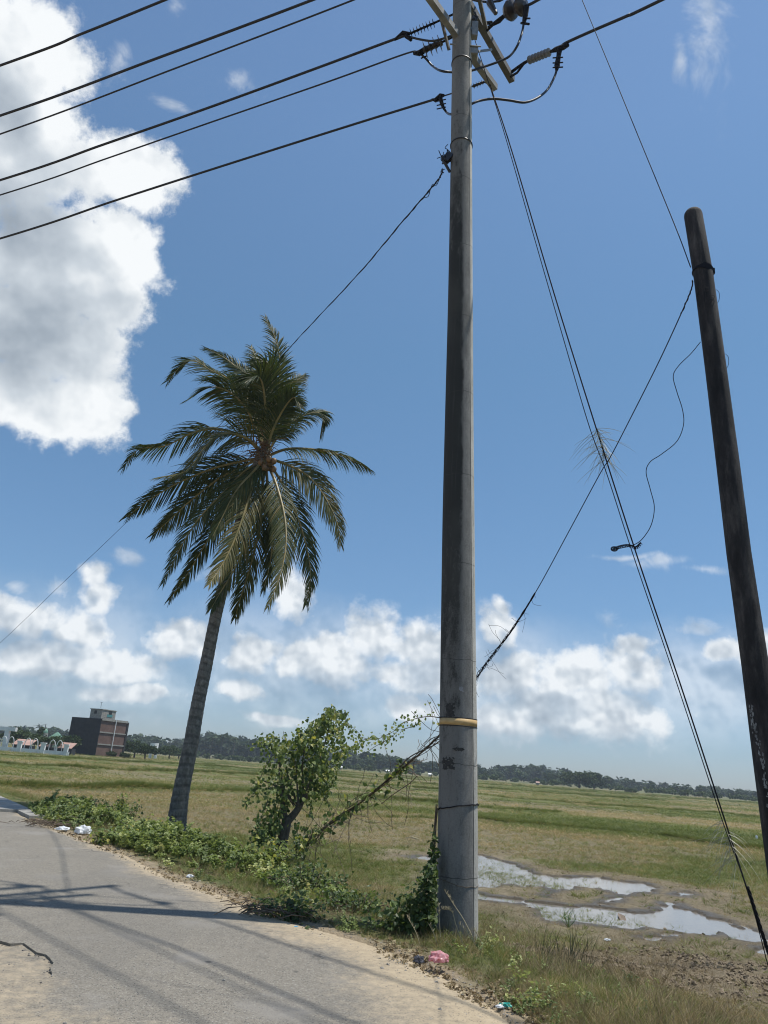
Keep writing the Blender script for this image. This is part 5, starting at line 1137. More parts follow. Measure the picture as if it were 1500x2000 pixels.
strands = [([(430, 640), (500, 450), (560, 250), (620, 100), (645, 60)], 26, 330), ([(645, 70), (700, 90), (735, 80), (730, 150)], 16, 70), ([(300, 700), (290, 500), (300, 350), (270, 280), (200, 260), (150, 290)], 34, 250), ([(330, 700), (380, 500), (400, 350), (430, 240), (520, 180), (600, 110)], 38, 420),
           ([(280, 300), (210, 420), (160, 520), (130, 600), (60, 680)], 20, 110), ([(300, 450), (230, 600), (190, 750), (150, 850), (130, 900)], 34, 230), ([(340, 500), (280, 700), (250, 850), (200, 900)], 38, 260), ([(560, 300), (600, 450), (590, 560), (540, 600)], 36, 240), ([(620, 150), (660, 300), (690, 380), (640, 480), (600, 600)], 28, 200),
           ([(480, 350), (500, 500), (480, 620)], 45, 200), ([(640, 330), (720, 300), (790, 310), (840, 260)], 14, 60), ([(600, 200), (680, 230), (720, 260), (700, 350)], 24, 90), ([(250, 320), (330, 300), (420, 280), (500, 270)], 30, 170), ([(500, 200), (560, 350), (560, 500)], 50, 300),
           ([(320, 200), (325, 260)], 8, 10), ([(240, 215), (280, 260)], 8, 14), ([(420, 180), (440, 200)], 6, 10), ([(600, 600), (620, 700), (640, 760)], 8, 14), ([(490, 640), (500, 700), (500, 760)], 10, 18), ([(400, 800), (420, 900), (430, 960)], 16, 40), ([(640, 60), (590, 130), (520, 190)], 24, 130), ([(690, 100), (690, 170), (640, 180)], 22, 80),
           ([(270, 760), (220, 870), (130, 930)], 30, 120), ([(450, 850), (520, 870), (560, 860)], 14, 30)]
V = []; F = []; A = []; vs = MB(); q = np.random.default_rng(12)
for pth, sp, cnt in strands:
    c_ = spline([(*p, 0) for p in pth], 40); dyo = q.normal(0, .25); vs.tube([V4(p[0], p[1], dyo) for p in c_], .006, 4)
    for i in range(int(cnt * 1.05)):
        p = c_[q.integers(0, 40)]; o = V4(p[0] + q.normal(0, sp * .85), p[1] + q.normal(0, sp * .85), dyo + q.normal(0, .32)); n0 = len(V); s = q.uniform(.05, .115)
        leaf_at(V, F, o, np.array([q.normal(0, .7), q.normal(-.2, .7), q.normal(-.8, .4)]), unit([q.normal(.2, .5), q.normal(-.5, .5), .8]), s, s * .92, .15); A += [np.clip(q.normal(.5, .22) + (.4 if q.random() < .04 else 0), 0, 1)] * (len(V) - n0)
def leafobj(name, V, F, A, parent, material='vine', kind=None):
    me = bpy.data.meshes.new(name); me.from_pydata([tuple(v) for v in V], [], F); me.materials.append(MT[material]); a_ = me.attributes.new('leaf', 'FLOAT', 'POINT'); a_.data.foreach_set('value', [float(x) for x in A])
    o = link(name, me, parent)
    if kind: o['kind'] = kind
    return o
leafobj('foliage', V, F, A, vb, kind='stuff'); vs.build('vine_stem', MT['twig'], vb)
# runner of vine reaching over to the concrete pole
vr = thing('vine_runner', 'leafy vine runner stretching through the air to the ochre band on the pole', 'vine', V4(735, 150))
m_ = MB(); V = []; F = []; A = []
for pth, cnt, sp in (([(730, 160), (790, 220), (850, 242), (930, 255), (990, 230), (1050, 200), (1100, 150), (1180, 120), (1280, 100), (1358, 108)], 135, 7), ([(640, 330), (720, 300), (790, 305), (840, 262), (890, 245)], 45, 10), ([(880, 335), (930, 300), (1000, 262), (1040, 235), (1090, 185)], 42, 7), ([(745, 145), (790, 180), (830, 220)], 6, 5), ([(1100, 190), (1180, 165), (1230, 130)], 5, 4), ([(1218, 125), (1222, 155)], 6, 3)):
    n = len(pth); f_ = lambda X: -(YV - YP + .1) * np.clip((X - 730) / 625, 0, 1)
    c_ = spline([V4(x, y, f_(x)) for x, y in pth], 80); m_.tube(c_, [.006 + .0 * i for i in range(80)], 4)
    for i in range(cnt):
        k = q.integers(0, 80); o = c_[k] + q.normal(0, .022, 3) * sp * .45; n0 = len(V); s = q.uniform(.05, .095) * (depth(c_[k]) / 18)
        leaf_at(V, F, o, np.array([q.normal(0, .6), q.normal(-.2, .6), q.normal(-.8, .4)]), unit([q.normal(.1, .5), q.normal(-.6, .5), .6]), s, s * .9, .15); A += [np.clip(q.normal(.6, .15), 0, 1)] * (len(V) - n0)
m_.build('stem', MT['twig'], vr); leafobj('foliage', V, F, A, vr, kind='stuff')

# creeper heaped against the foot of the pole
pc = thing('pole_creeper', 'dark leafy creeper heaped against the left foot of the concrete pole', 'creeper', (float(PZ(830, 1800, -.1)[0]), float(PZ(830, 1800, -.1)[1]), -.1))
V = []; F = []; A = []; m_ = MB()
for i in range(1000):
    t = q.random() ** .42; py = 1600 + 215 * t ** .8; wdt = 6 + 58 * max(0, (py - 1690) / 125) ** 1.0 if py > 1690 else 4
    px = 852 - abs(q.normal(0, 1)) * wdt - 1; o = PY(px, py, YP - .12 - .15 * q.random() - (.35 * q.random() if py > 1690 else 0)); n0 = len(V); s = q.uniform(.035, .085)
    leaf_at(V, F, o, np.array([q.normal(-.3, .7), q.normal(-.4, .7), q.normal(-.3, .6)]), unit([q.normal(-.2, .5), q.normal(-.4, .5), .9]), s, s * .85, .2); A += [np.clip(q.normal(.25, .15), 0, 1)] * (len(V) - n0)
for i in range(10):
    m_.tube(spline([PY(846 - q.uniform(0, 14), 1830, YP - .1), PY(848 - q.uniform(0, 10), 1730, YP - .15), PY(850 - q.uniform(0, 6), 1650, YP - .1), PY(855 - q.uniform(0, 4), 1590 - q.uniform(0, 20), YP - .05)], 20), .006, 4)
m_.build('stem', MT['twig'], pc); leafobj('foliage', V, F, A, pc, kind='stuff')
# leafy shrubs of the verge
def shrub(px, py, z, R, H, n, label, leafs=(.05, .10), tone=.4, seed=0, name='leafy_shrub'):
    q = np.random.default_rng(seed); o = PZ(px, py, z); t = thing(name, label, 'shrub', o); V = []; F = []; A = []; m_ = MB(); ends = []
    for i in range(26):
        a = q.uniform(0, 2 * PI); rr = R * math.sqrt(q.random()); tip = o + np.array([math.cos(a) * rr, math.sin(a) * rr * .8, H * q.uniform(.5, 1.05) * (1 - .45 * (rr / R) ** 2)]); st0 = o + (tip - o) * np.array([.5, .5, 0]); m_.tube(spline([st0, st0 * .5 + tip * .5 + np.array([0, 0, .05]), tip], 8), .006, 4); ends.append((st0, tip))
    for i in range(n):
        a_, b_ = ends[q.integers(0, 26)]; p = a_ + (b_ - a_) * q.random() ** .6 + q.normal(0, .075, 3); p[2] = max(p[2], o[2]); n0 = len(V); s = q.uniform(*leafs)
        leaf_at(V, F, p, np.array([q.normal(0, .8), q.normal(-.2, .8), q.normal(-.1, .5)]), unit([q.normal(0, .5), q.normal(-.3, .5), 1]), s, s * .7, .2); A += [np.clip(q.normal(tone, .2), 0, 1)] * (len(V) - n0)
    m_.build('stem', MT['twig'], t); leafobj('foliage', V, F, A, t, kind='stuff'); return t
shrub(140, 1612, -.05, .85, .5, 1000, 'leafy green shrub at the far left beside the culvert', tone=.45, seed=1)
shrub(222, 1612, -.15, .75, .72, 1100, 'tallest roadside shrub with pale shoots left of the palm', tone=.55, seed=2)
shrub(290, 1640, -.1, .9, .42, 900, 'bright leafy shrub at the left foot of the coconut palm', tone=.6, seed=3)
shrub(250, 1655, -.05, .7, .28, 700, 'low spreading shrub behind the white litter', tone=.6, seed=4)
shrub(380, 1668, -.1, .65, .32, 600, 'low leafy shrub right of the palm foot', tone=.5, seed=5)
shrub(510, 1690, -.1, .7, .42, 600, 'yellow-green shrub below the vine-covered tree', tone=.65, seed=6)
shrub(600, 1745, -.08, .6, .36, 800, 'dark green bushy weed at the middle of the verge', (.04, .08), .3, 7)
shrub(700, 1790, -.08, .5, .28, 700, 'dark low bushy weed between litter strip and pole', (.035, .07), .25, 8)
shrub(565, 1790, -.02, .45, .2, 700, 'shaded bush at the end of the pole shadow', (.035, .07), .22, 9)
# stems of tall dry grass in front of the pole
def stalk(pts, label, heavy=1.0, Y=YP - .9):
    P = spline([PY(x, y, Y) for x, y in pts], 30); m_ = MB(); m_.tube(P, list(np.linspace(.004, .0015, 30)), 4); q = np.random.default_rng(int(pts[0][0]))
    for i in range(int(40 * heavy)):
        k = int(29 - q.random() ** 1.5 * 12); d = np.array([q.normal(0, .3), q.normal(0, .3), .6]); m_.tube([P[k], P[k] + unit(d) * .035], [.0028, .001], 3)
    return tag(m_.build('dry_grass_stalk', MT['straw_s']), label, 'grass stalk', 'dry grass stalks before the pole')
MT['straw_s'] = mat('pale_stalk', (.36, .31, .19), .7)
stalk([(928, 1840), (905, 1795), (885, 1765), (869, 1740)], 'longest pale grass stalk leaning left across the pole foot', .6); stalk([(905, 1845), (890, 1805), (882, 1780), (862, 1775)], 'bent tan grass stalk with a drooping seed head before the pole')
stalk([(932, 1850), (915, 1825), (895, 1802)], 'short straight dry stalk at the pole foot', .3); stalk([(860, 1830), (858, 1795), (857, 1766)], 'upright thin stalk at the left side of the pole foot', .5)
stalk([(820, 1845), (812, 1820), (795, 1790)], 'faint dry stalk in front of the creeper left of the pole', .4); stalk([(945, 1870), (940, 1840), (925, 1815)], 'dry stalk right of the pole foot leaning left', .5)
stalk([(855, 1848), (848, 1825), (838, 1806)], 'pale curved stalk below the creeper by the pole', .4)
m_ = MB(); q = np.random.default_rng(15)
for i in range(150):                                          # dark wiry weeds right of the pole
    px = q.uniform(1040, 1150); py = q.uniform(1880, 1975); o = PZ(px, py, ZF + .02); h = q.uniform(.2, .5); ln = q.normal(.1, .18)
    m_.tube([o, o + np.array([ln * h * .5, q.normal(0, .05), h * .55]), o + np.array([ln * h * 1.2, q.normal(0, .08), h])], [.004, .003, .001], 3)
tag(m_.build('wiry_weeds', mat('wiry_weed', (.05, .055, .025), .8)), 'thin dark wiry weeds standing at the edge of the mud', 'weeds', kind='stuff')
# twig heaps
def twigs(px, py, z, n, R, label, material='twig', seed=0, flat=.2):
    q = np.random.default_rng(seed); o = PZ(px, py, z); m_ = MB()
    for i in range(n):
        p = o + np.array([q.normal(0, R * .6), q.normal(0, R * .35), abs(q.normal(0, .05))]); a = q.normal(.2, .7); d = np.array([math.cos(a), math.sin(a), q.normal(0, flat)]); l = q.uniform(.15, .6) * R * 1.6; m_.tube([p - d * l / 2, p + np.array([0, 0, .03]), p + d * l / 2], [.004, .007, .003], 4)
    return tag(m_.build('twig_heap', MT[material]), label, 'twigs')
twigs(100, 1612, .03, 60, .6, 'heap of dead brown twigs by the far left shrub', seed=1); twigs(515, 1785, .02, 45, .38, 'dark twigs lying at the asphalt edge where the pole shadow ends', seed=2)
# litter
def crumple(px, py, z, sx, sy, sz, material, name, label, cat, seed):
    q = np.random.default_rng(seed); bm = bmesh.new(); bmesh.ops.create_icosphere(bm, subdivisions=3, radius=1)
    for v in bm.verts:
        n_ = v.co.copy(); k = 1 + .28 * math.sin(n_.x * 5 + seed) * math.cos(n_.y * 6) + q.normal(0, .10); v.co = Vector((n_.x * sx * k, n_.y * sy * k, max(n_.z * sz * k, -sz * .25)))
    me = bpy.data.meshes.new(name); bm.to_mesh(me); bm.free(); me.materials.append(material); o = PZ(px, py, z); return tag(link(name, me, None, (o[0], o[1], o[2] + sz * .3)), label, cat)
crumple(122, 1621, .0, .12, .10, .05, MT['plastic_w'], 'plastic_bag', 'flat white plastic scrap at the asphalt edge by the twig heap', 'litter', 1)
crumple(162, 1628, .0, .14, .14, .11, MT['plastic_w'], 'plastic_bag', 'crumpled white plastic bag below the roadside shrubs', 'litter', 2)
crumple(371, 1714, -.01, .05, .04, .03, MT['plastic_w'], 'plastic_scrap', 'small white scrap on the litter strip below the palm', 'litter', 3)
crumple(856, 1878, .06, .085, .07, .06, MT['plastic_r'], 'plastic_bag', 'crumpled pink-red plastic bag in the grass before the pole', 'litter', 4)
crumple(818, 1880, .0, .05, .04, .04, mat('dark_plastic', (.05, .05, .06), .4), 'plastic_scrap', 'dark plastic scrap left of the pink-red bag', 'litter', 5)
crumple(988, 1966, .0, .045, .03, .02, MT['plastic_t'], 'wrapper', 'teal and white wrapper on the road shoulder', 'litter', 6); crumple(976, 1968, .0, .03, .02, .015, MT['plastic_w'], 'wrapper', 'white torn end beside the teal wrapper', 'litter', 7)
crumple(1151, 1994, -.12, .04, .03, .05, MT['plastic_t'], 'wrapper', 'teal wrapper in the grass at the bottom edge', 'litter', 8)
crumple(578, 1810, .0, .02, .012, .006, mat('blue_scrap', (.1, .35, .55), .4), 'plastic_scrap', 'tiny blue scrap at the edge of the litter strip', 'litter', 9)
crumple(1478, 1638, ZF + .1, .06, .06, .12, MT['plastic_w'], 'plastic_scrap', 'white scrap in the grass beside the dark pole', 'litter', 10)
crumple(1186, 1837, ZF, .05, .04, .02, MT['plastic_w'], 'plastic_scrap', 'white scrap on the mud below the puddle', 'litter', 11)
m_ = MB(); o = PZ(793, 1636, ZF + .05); o2 = PZ(818, 1639, ZF + .05); m_.tube([o, (o + o2) / 2 + np.array([0, 0, .03]), o2], [.02, .03, .015], 6); tag(m_.build('fallen_stick', MT['straw_s']), 'pale stick lying on the field left of the pole', 'stick')
V = []; F = []; o = PZ(1207, 1783, ZF + .0); o2 = PZ(1224, 1802, ZF + .0); leaf_at(V, F, o, o2 - o, np.array([0, -.2, 1.0]), np.linalg.norm(o2 - o) * 1.1, .12, .15)
me = bpy.data.meshes.new('floating_leaf'); me.from_pydata([tuple(v) for v in V], [], F); me.materials.append(mat('dead_leaf', (.16, .12, .085), .8)); tag(link('floating_leaf', me), 'long brown dead leaf floating on the lower puddle', 'leaf')
m_ = MB(); o = PZ(1110, 1812, ZF)
for i in range(7): m_.tube([o, o + np.array([q.normal(0, .05), q.normal(0, .03), q.uniform(.1, .2)]), o + np.array([q.normal(0, .09), q.normal(0, .05), q.uniform(.16, .3)])], [.006, .006, .002], 4)
tag(m_.build('water_plant', mat('water_plant', (.08, .16, .04), .5)), 'single upright green plant at the near puddle edge', 'plant')

# ------------------------------------------------------------------ distant things
def crown_mesh(name, R, H, n, ls, seed, flat=1.0, clumps=14):
    q = np.random.default_rng(seed); C = []; 
    for i in range(clumps):
        a = q.uniform(0, 2 * PI); rr = R * .72 * math.sqrt(q.random()); C.append((rr * math.cos(a), rr * math.sin(a), H * (.30 + .55 * q.random() * (1 - .5 * (rr / R) ** 2)), R * q.uniform(.25, .48)))
    C = np.array(C); k = q.integers(0, clumps, n); d = q.normal(0, 1, (n, 3)); d /= np.linalg.norm(d, axis=1)[:, None]; P = C[k, :3] + d * C[k, 3:4] * (q.random((n, 1)) ** .35) * np.array([1, 1, .75 * flat])
    u = q.normal(0, 1, (n, 3)); u /= np.linalg.norm(u, axis=1)[:, None]; v = np.cross(u, q.normal(0, 1, (n, 3))); v /= np.linalg.norm(v, axis=1)[:, None]; s = ls * q.uniform(.5, 1.2, (n, 1))
    V = np.stack([P - u * s - v * s * .5, P + u * s * .9 - v * s * .6, P + u * s + v * s * .55, P - u * s * .7 + v * s * .7], 1).reshape(-1, 3)
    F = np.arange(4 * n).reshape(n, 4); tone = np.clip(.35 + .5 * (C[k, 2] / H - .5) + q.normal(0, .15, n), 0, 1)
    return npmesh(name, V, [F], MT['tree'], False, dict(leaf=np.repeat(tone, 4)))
def palmcrown(name, R, H, seed):
    q = np.random.default_rng(seed); V = []; F = []
    for i in range(16):
        a = q.uniform(0, 2 * PI); el_ = q.uniform(-.2, 1.0); d = np.array([math.cos(a) * math.cos(el_), math.sin(a) * math.cos(el_), math.sin(el_)]); p = np.array([0, 0, H]); s = np.array([-math.sin(a), math.cos(a), 0])
        for k in range(6):
            w = R * .17 * (1 - k / 6); b = len(V); p2 = p + d * R / 6; V += [p - s * w * .2, p + s * w * .2, p2 + s * w - [0, 0, w], p2 - s * w - [0, 0, w]]; F.append((b, b + 1, b + 2, b + 3)); p = p2; d = unit(d + np.array([0, 0, -.22]))
    return npmesh(name, np.array(V), [np.array(F)], MT['tree'], False, dict(leaf=np.full(len(V), .3)))
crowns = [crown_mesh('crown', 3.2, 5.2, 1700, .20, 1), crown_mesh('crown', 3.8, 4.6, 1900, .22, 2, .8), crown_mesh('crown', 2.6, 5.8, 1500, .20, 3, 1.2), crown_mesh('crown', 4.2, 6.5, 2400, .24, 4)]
tm = MB(); tm.tube([(0, 0, -.3), (.1, 0, 1.2), (.0, .1, 3.0)], [.22, .16, .08], 7); 
for a in range(5): tm.tube([(0.05, 0, 1.2), (math.cos(a * 1.3) * .9, math.sin(a * 1.3) * .9, 2.4), (math.cos(a * 1.3) * 1.5, math.sin(a * 1.3) * 1.5, 3.4)], [.09, .06, .02], 5)
tmesh = bpy.data.meshes.new('trunk'); tmesh.from_pydata(tm.V, [], tm.F); tmesh.materials.append(MT['ftrunk'])
def tree(px, top, bot, D, kind, label, group=None, wide=1.0, name='broadleaf_tree'):
    """a tree at distance D whose crown spans image rows top..bot"""
    base = PY(px, bot, D); ht = (PY(px, top, D) - base)[2]; me = crowns[kind]; H0 = {0: 5.4, 1: 4.8, 2: 6.2, 3: 6.8}[kind]; s = ht / H0
    t = thing(name, label, 'tree', base, group); t.rotation_euler = (0, 0, random.uniform(0, 6)); t.scale = (s * wide, s * wide, s)
    o = bpy.data.objects.new('crown', me); COL.objects.link(o); o.parent = t; o = bpy.data.objects.new('trunk', tmesh); COL.objects.link(o); o.parent = t
    return t
T_ = [(1132, 1500, 1541, 330, 1, 'left of the two large dark field trees standing before the far treeline', 1.25), (1160, 1503, 1543, 335, 3, 'right of the two large dark field trees standing before the far treeline', 1.2), (1075, 1508, 1532, 420, 2, 'single pale-topped tree left of the two large field trees', 1.0), (1232, 1538, 1552, 300, 0, 'small dark bush right of the two large field trees', 1.6),
      (262, 1440, 1478, 185, 0, 'bushy tree just right of the brick building', 1.3), (283, 1450, 1480, 175, 1, 'lower bushy tree between brick building and white water tower', 1.3), (330, 1450, 1482, 230, 0, 'feathery tree between water tower and palm trunk', 1.3), (348, 1455, 1484, 250, 2, 'dark tree just left of the palm trunk', 1.5),
      (216, 1463, 1482, 165, 0, 'small round bush in front of the brick wall', 1.0), (243, 1467, 1484, 165, 1, 'grey-green bush at the right corner of the brick building', .9),
      (28, 1412, 1455, 170, 0, 'thin leafy tree above the white wall at far left', 1.2), (50, 1422, 1458, 165, 1, 'dense tree left of the green roof', 1.4), (12, 1424, 1458, 180, 2, 'tree behind the white gateway at the left edge', 1.4), (100, 1432, 1462, 150, 0, 'loose tree in front of the green roof', 1.2), (128, 1430, 1466, 160, 1, 'tree against the blackened wall of the building', 1.1), (66, 1434, 1460, 158, 3, 'round tree between the slim cypress and the white fence', 1.2)]
for px, tp_, bt, D, kd, lab, wd in T_: tree(px, tp_, bt, D, kd, lab, wide=wd)
# slim dark cypress
o = PY(74, 1456, 190); t = thing('cypress', 'slim dark cypress beside the green dome', 'tree', o); hh = (PY(75, 1411, 190) - o)[2]
cy = crown_mesh('crown', .9, hh, 900, .16, 9, 1.4, 22); link('crown', cy, t, (0, 0, 0)); m_ = MB(); m_.tube([o, o + np.array([0, 0, hh * .4])], .12, 6); m_.build('trunk', MT['ftrunk'], t)
# far woods: one mass along the horizon
far = []; q = np.random.default_rng(20)
fm = [crown_mesh('wood', 4, 7, 150, .75, 30 + i, 1.0, 9) for i in range(4)] + [palmcrown('woodpalm', 4.2, 9, 40 + i) for i in range(2)]
fmv = []
for me in fm:
    co = np.zeros(len(me.vertices) * 3, np.float32); me.vertices.foreach_get('co', co); fmv.append((co.reshape(-1, 3), np.array([list(p.vertices) for p in me.polygons]), np.array([d.value for d in me.attributes['leaf'].data])))
VV, FF, LL = [], [], []; nb = 0
def addtree(px, yb, D, ht, kind, dark=0.0):
    global nb
    o = PY(px, yb, D); o = np.array([o[0], o[1], ZF]); V, F, L = fmv[kind]; s = ht / (7.3 if kind < 4 else 10.5); a = q.uniform(0, 6); R = np.array([[math.cos(a), -math.sin(a), 0], [math.sin(a), math.cos(a), 0], [0, 0, 1]]); w = q.uniform(1.0, 1.4) if kind < 4 else 1
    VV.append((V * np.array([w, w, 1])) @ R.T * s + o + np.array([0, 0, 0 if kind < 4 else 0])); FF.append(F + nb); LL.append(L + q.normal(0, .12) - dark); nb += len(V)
for i in range(820):
    px = q.uniform(-250, 1900); rowtop = np.interp(px, [-250, 370, 420, 520, 640, 700, 800, 950, 1060, 1200, 1300, 1480, 1900], [30, 30, 44, 36, 28, 31, 25, 25, 29, 20, 18, 17, 18]); D = q.uniform(430, 620); hy = 1441.5 + .078 * px
    ht = rowtop * D / 1560 * q.uniform(.35, 1.15) ** .7 * 1.2; addtree(px, hy, D, ht, q.integers(0, 4) if q.random() > .12 else q.integers(4, 6), .15)
for i in range(420):                                          # lower scrub along the foot of the woods
    px = q.uniform(-250, 1900); D = q.uniform(330, 420); hy = 1441.5 + .078 * px; addtree(px, hy, D, q.uniform(1.6, 3.6), q.integers(0, 4), -.25)
VV = np.concatenate(VV); FF = np.concatenate(FF); LL = np.concatenate(LL)
tag(link('far_woods', npmesh('far_woods', VV, [FF], MT['tree'], False, dict(leaf=LL))), 'long band of distant woodland along the horizon', 'woods', kind='stuff')
for i, (px, tp_, h_, lab) in enumerate(((408, 1448, 1490, 'first of the tall far palms right of the palm trunk'), (428, 1446, 1490, 'tallest far palm right of the palm trunk'), (452, 1450, 1492, 'far palm above the treeline left of the vine-covered tree'), (695, 1475, 1499, 'far palm above the treeline right of the vine-covered tree'))):
    D = 400; o = PY(px, h_, D); hh = (PY(px, tp_, D) - o)[2]; t = thing('palm_tree', lab, 'palm tree', (o[0], o[1], ZF), 'far palms above the treeline'); link('crown', palmcrown('crown', 4.2, hh, 60 + i), t, (0, 0, 0)); m_ = MB(); m_.tube([(o[0], o[1], ZF), (o[0] + .4, o[1], ZF + hh)], [.3, .2], 6); m_.build('trunk', MT['ftrunk'], t)

# brick building
D = 172; cor = PY(186, 1478, D); zb = ZF - .1; W1, W2 = 8.6, 7.8
vd_ = unit([cor[0], cor[1], 0]); vr_ = np.array([vd_[1], -vd_[0], 0]); vL = unit(-.74 * vr_ + .67 * vd_); vR = unit(.66 * vr_ + .75 * vd_); c0_ = np.array([cor[0], cor[1], zb]); Hb = (PY(199, 1411, D) - cor)[2] + .45
W1 = 56 / FPX * D / .74 * .96; W2 = 50 / FPX * D / .66 * .96
bld = thing('brick_building', 'tall narrow brick building with a blackened side and a rooftop box', 'building', c0_)
def prism(m_, o, u, wu, v, wv, z0, z1):
    P = [o, o + u * wu, o + u * wu + v * wv, o + v * wv]; m_.add([(*p[:2], z0) for p in P] + [(*p[:2], z1) for p in P], [(0, 1, 2, 3), (7, 6, 5, 4), (0, 4, 5, 1), (1, 5, 6, 2), (2, 6, 7, 3), (3, 7, 4, 0)])
m_ = MB(); prism(m_, c0_ + vL * .12, vR, W2, vL, W1 - .12, zb, zb + Hb); m_.build('wall', MT['brick'], bld)
m_ = MB(); o = c0_ + vL * .06 - vR * .06; prism(m_, o, vR, .06, vL, W1, zb, zb + Hb + .25); m_.build('blackened_wall', MT['mould'], bld)
m_ = MB(); o = c0_ + vR * (W2 + .01) - vL * .05; prism(m_, o, vR, .5, vL, .9, zb, zb + Hb + .1); m_.build('blackened_buttress', MT['mould'], bld)
out_ = unit([vR[1], -vR[0], 0])
for k, zf in enumerate((.335, .665)):
    m_ = MB(); prism(m_, c0_ + out_ * .0 + vL * .11, vR, W2, out_, .16, zb + Hb * zf - .13, zb + Hb * zf + .13); m_.build('floor_band', MT['concrete'], bld)
m_ = MB(); prism(m_, c0_ + vL * .11, vR, W2, out_, .22, zb + Hb - .1, zb + Hb + .35); m_.build('parapet', MT['concrete'], bld)
m_ = MB(); o = c0_ + vR * W2 * .52 + out_ * .22; m_.tube([(o[0], o[1], zb + 1.2), (o[0], o[1], zb + Hb + .4)], .09, 6); m_.build('downpipe', MT['white'], bld)
ro = c0_ + vL * .5 + vR * .15; rb = MB(); rw = 3.2; prism(rb, ro, vR, 4.4, vL, 3.2, zb + Hb + .0, zb + Hb + 2.1); rbo = rb.build('rooftop_box', MT['concrete'], bld)
m_ = MB(); prism(m_, ro - vR * .12 - vL * .12, vR, 4.64, vL, 3.44, zb + Hb + 2.1, zb + Hb + 2.28); m_.build('roof_slab', MT['concrete'], rbo)
for (u, w, z0, z1, f, mt) in ((2.2, .9, 1.3, 2.0, 'R', 'dark'), (1.7, 1.7, .75, 1.28, 'R', 'teal'), (1.4, .7, 1.2, 1.9, 'L', 'dark')):
    m_ = MB(); o = ro + (vR if f == 'R' else vL) * u + (out_ if f == 'R' else -vR) * .02; prism(m_, o, vR if f == 'R' else vL, w, out_ if f == 'R' else -vR, .04, zb + Hb + z0, zb + Hb + z1); m_.build('window' if mt == 'dark' else 'panel', MT[mt], rbo)
m_ = MB(); o = ro + vR * 1 + vL * 1.5; m_.tube([(o[0], o[1], zb + Hb + 2.5), (o[0], o[1], zb + Hb + 3.7)], .04, 5); m_.box((o[0], o[1], zb + Hb + 3.7), (.5, .05, .05)); m_.build('antenna', MT['dark'], rbo)
# white fence with arches
D = 140
fe = thing('white_fence', 'white boundary wall with arches and posts at the far left', 'fence', PY(60, 1464, D))
def FZ(px, dy): return PY(px, 1441.5 + .078 * px + dy, D)
a = FZ(-150, 26); b = FZ(134, 20); m_ = MB(); a0 = np.array([a[0], a[1], ZF]); d = b - a; d[2] = 0; L = np.linalg.norm(d); d = d / L; nrm = np.array([d[1], -d[0], 0])
hw = .7
prism(m_, a0, d, L, -nrm, .2, ZF - .2, ZF + hw); m_.build('low_wall', MT['white'], fe)
for px in (-60, -12, 36, 82, 127):
    o = np.array([*FZ(px, 20)[:2], ZF]); m_ = MB(); prism(m_, o - d * .35 + nrm * .15, d, .7, -nrm, .5, ZF - .2, ZF + 1.7); prism(m_, o - d * .45 + nrm * .25, d, .9, -nrm, .7, ZF + 1.7, ZF + 1.9); m_.build('post', MT['white'], fe)
for px in (-36, 11, 58, 106):
    o = np.array([*FZ(px, 20)[:2], ZF])
    for s in (-1, 1):
        m_ = MB(); cx = .62 * s; pts = [(cx - .5, 0)] + [(cx - .5, hw + .8)] + [(cx + .5 * math.cos(PI - t), hw + .8 + (.75 * math.sin(t)) * (1 + .25 * math.sin(t))) for t in np.linspace(.2, PI - .2, 9)] + [(cx + .5, hw + .8), (cx + .5, 0)]
        m_.tube([o + d * p[0] + np.array([0, 0, p[1]]) - nrm * .1 for p in pts], .06, 6); m_.build('arch', MT['white'], fe)
for (p0, p1, lab) in ((24, 60, 'salmon stall roof behind the white fence at far left'), (76, 100, 'salmon stall roof behind the middle of the white fence'), (112, 140, 'pale stall roof at the right end of the white fence')):
    a = PY(p0, 1441.5 + .078 * p0 + 4, 150); b = PY(p1, 1441.5 + .078 * p1 + 5, 150); st_ = thing('market_stall', lab, 'stall', (a[0], a[1], ZF)); d2 = b - a; d2[2] = 0; L2 = np.linalg.norm(d2); d2 /= L2; n2 = np.array([-d2[1], d2[0], 0]); z = a[2]
    m_ = MB(); m_.add([(a[0], a[1], z - .5), tuple(a + d2 * L2 - [0, 0, .5]), tuple(a + d2 * L2 + n2 * 2.5 + [0, 0, .5]), tuple(a + n2 * 2.5 + [0, 0, .5]), (a[0], a[1], z - .6), tuple(a + d2 * L2 - [0, 0, .6]), tuple(a + d2 * L2 + n2 * 2.5 + [0, 0, .4]), tuple(a + n2 * 2.5 + [0, 0, .4])], [(0, 1, 2, 3), (7, 6, 5, 4), (0, 4, 5, 1), (1, 5, 6, 2), (2, 6, 7, 3), (3, 7, 4, 0)]); m_.build('roof', MT['pink'], st_)
    m_ = MB(); prism(m_, a + n2 * .4, d2, L2, n2, 2.0, ZF, z - .55); m_.build('body', MT['dark'], st_)
gw = thing('white_gateway', 'white gateway frame cut by the left edge of the picture', 'gate', PY(-4, 1460, 150)); 
o = PY(8, 1462, 150); o = np.array([o[0], o[1], ZF]); ztop = PY(4, 1426, 150)[2]; m_ = MB(); m_.box((o[0], o[1], (ZF + ztop) / 2), (.8, .8, ztop - ZF)); m_.box((o[0] - 3.5, o[1], (ZF + ztop) / 2), (.8, .8, ztop - ZF)); m_.build('pillar', MT['white'], gw); m_ = MB(); m_.box((o[0] - 1.5, o[1], ztop + .3), (6, .9, .7)); m_.build('lintel', MT['white'], gw)
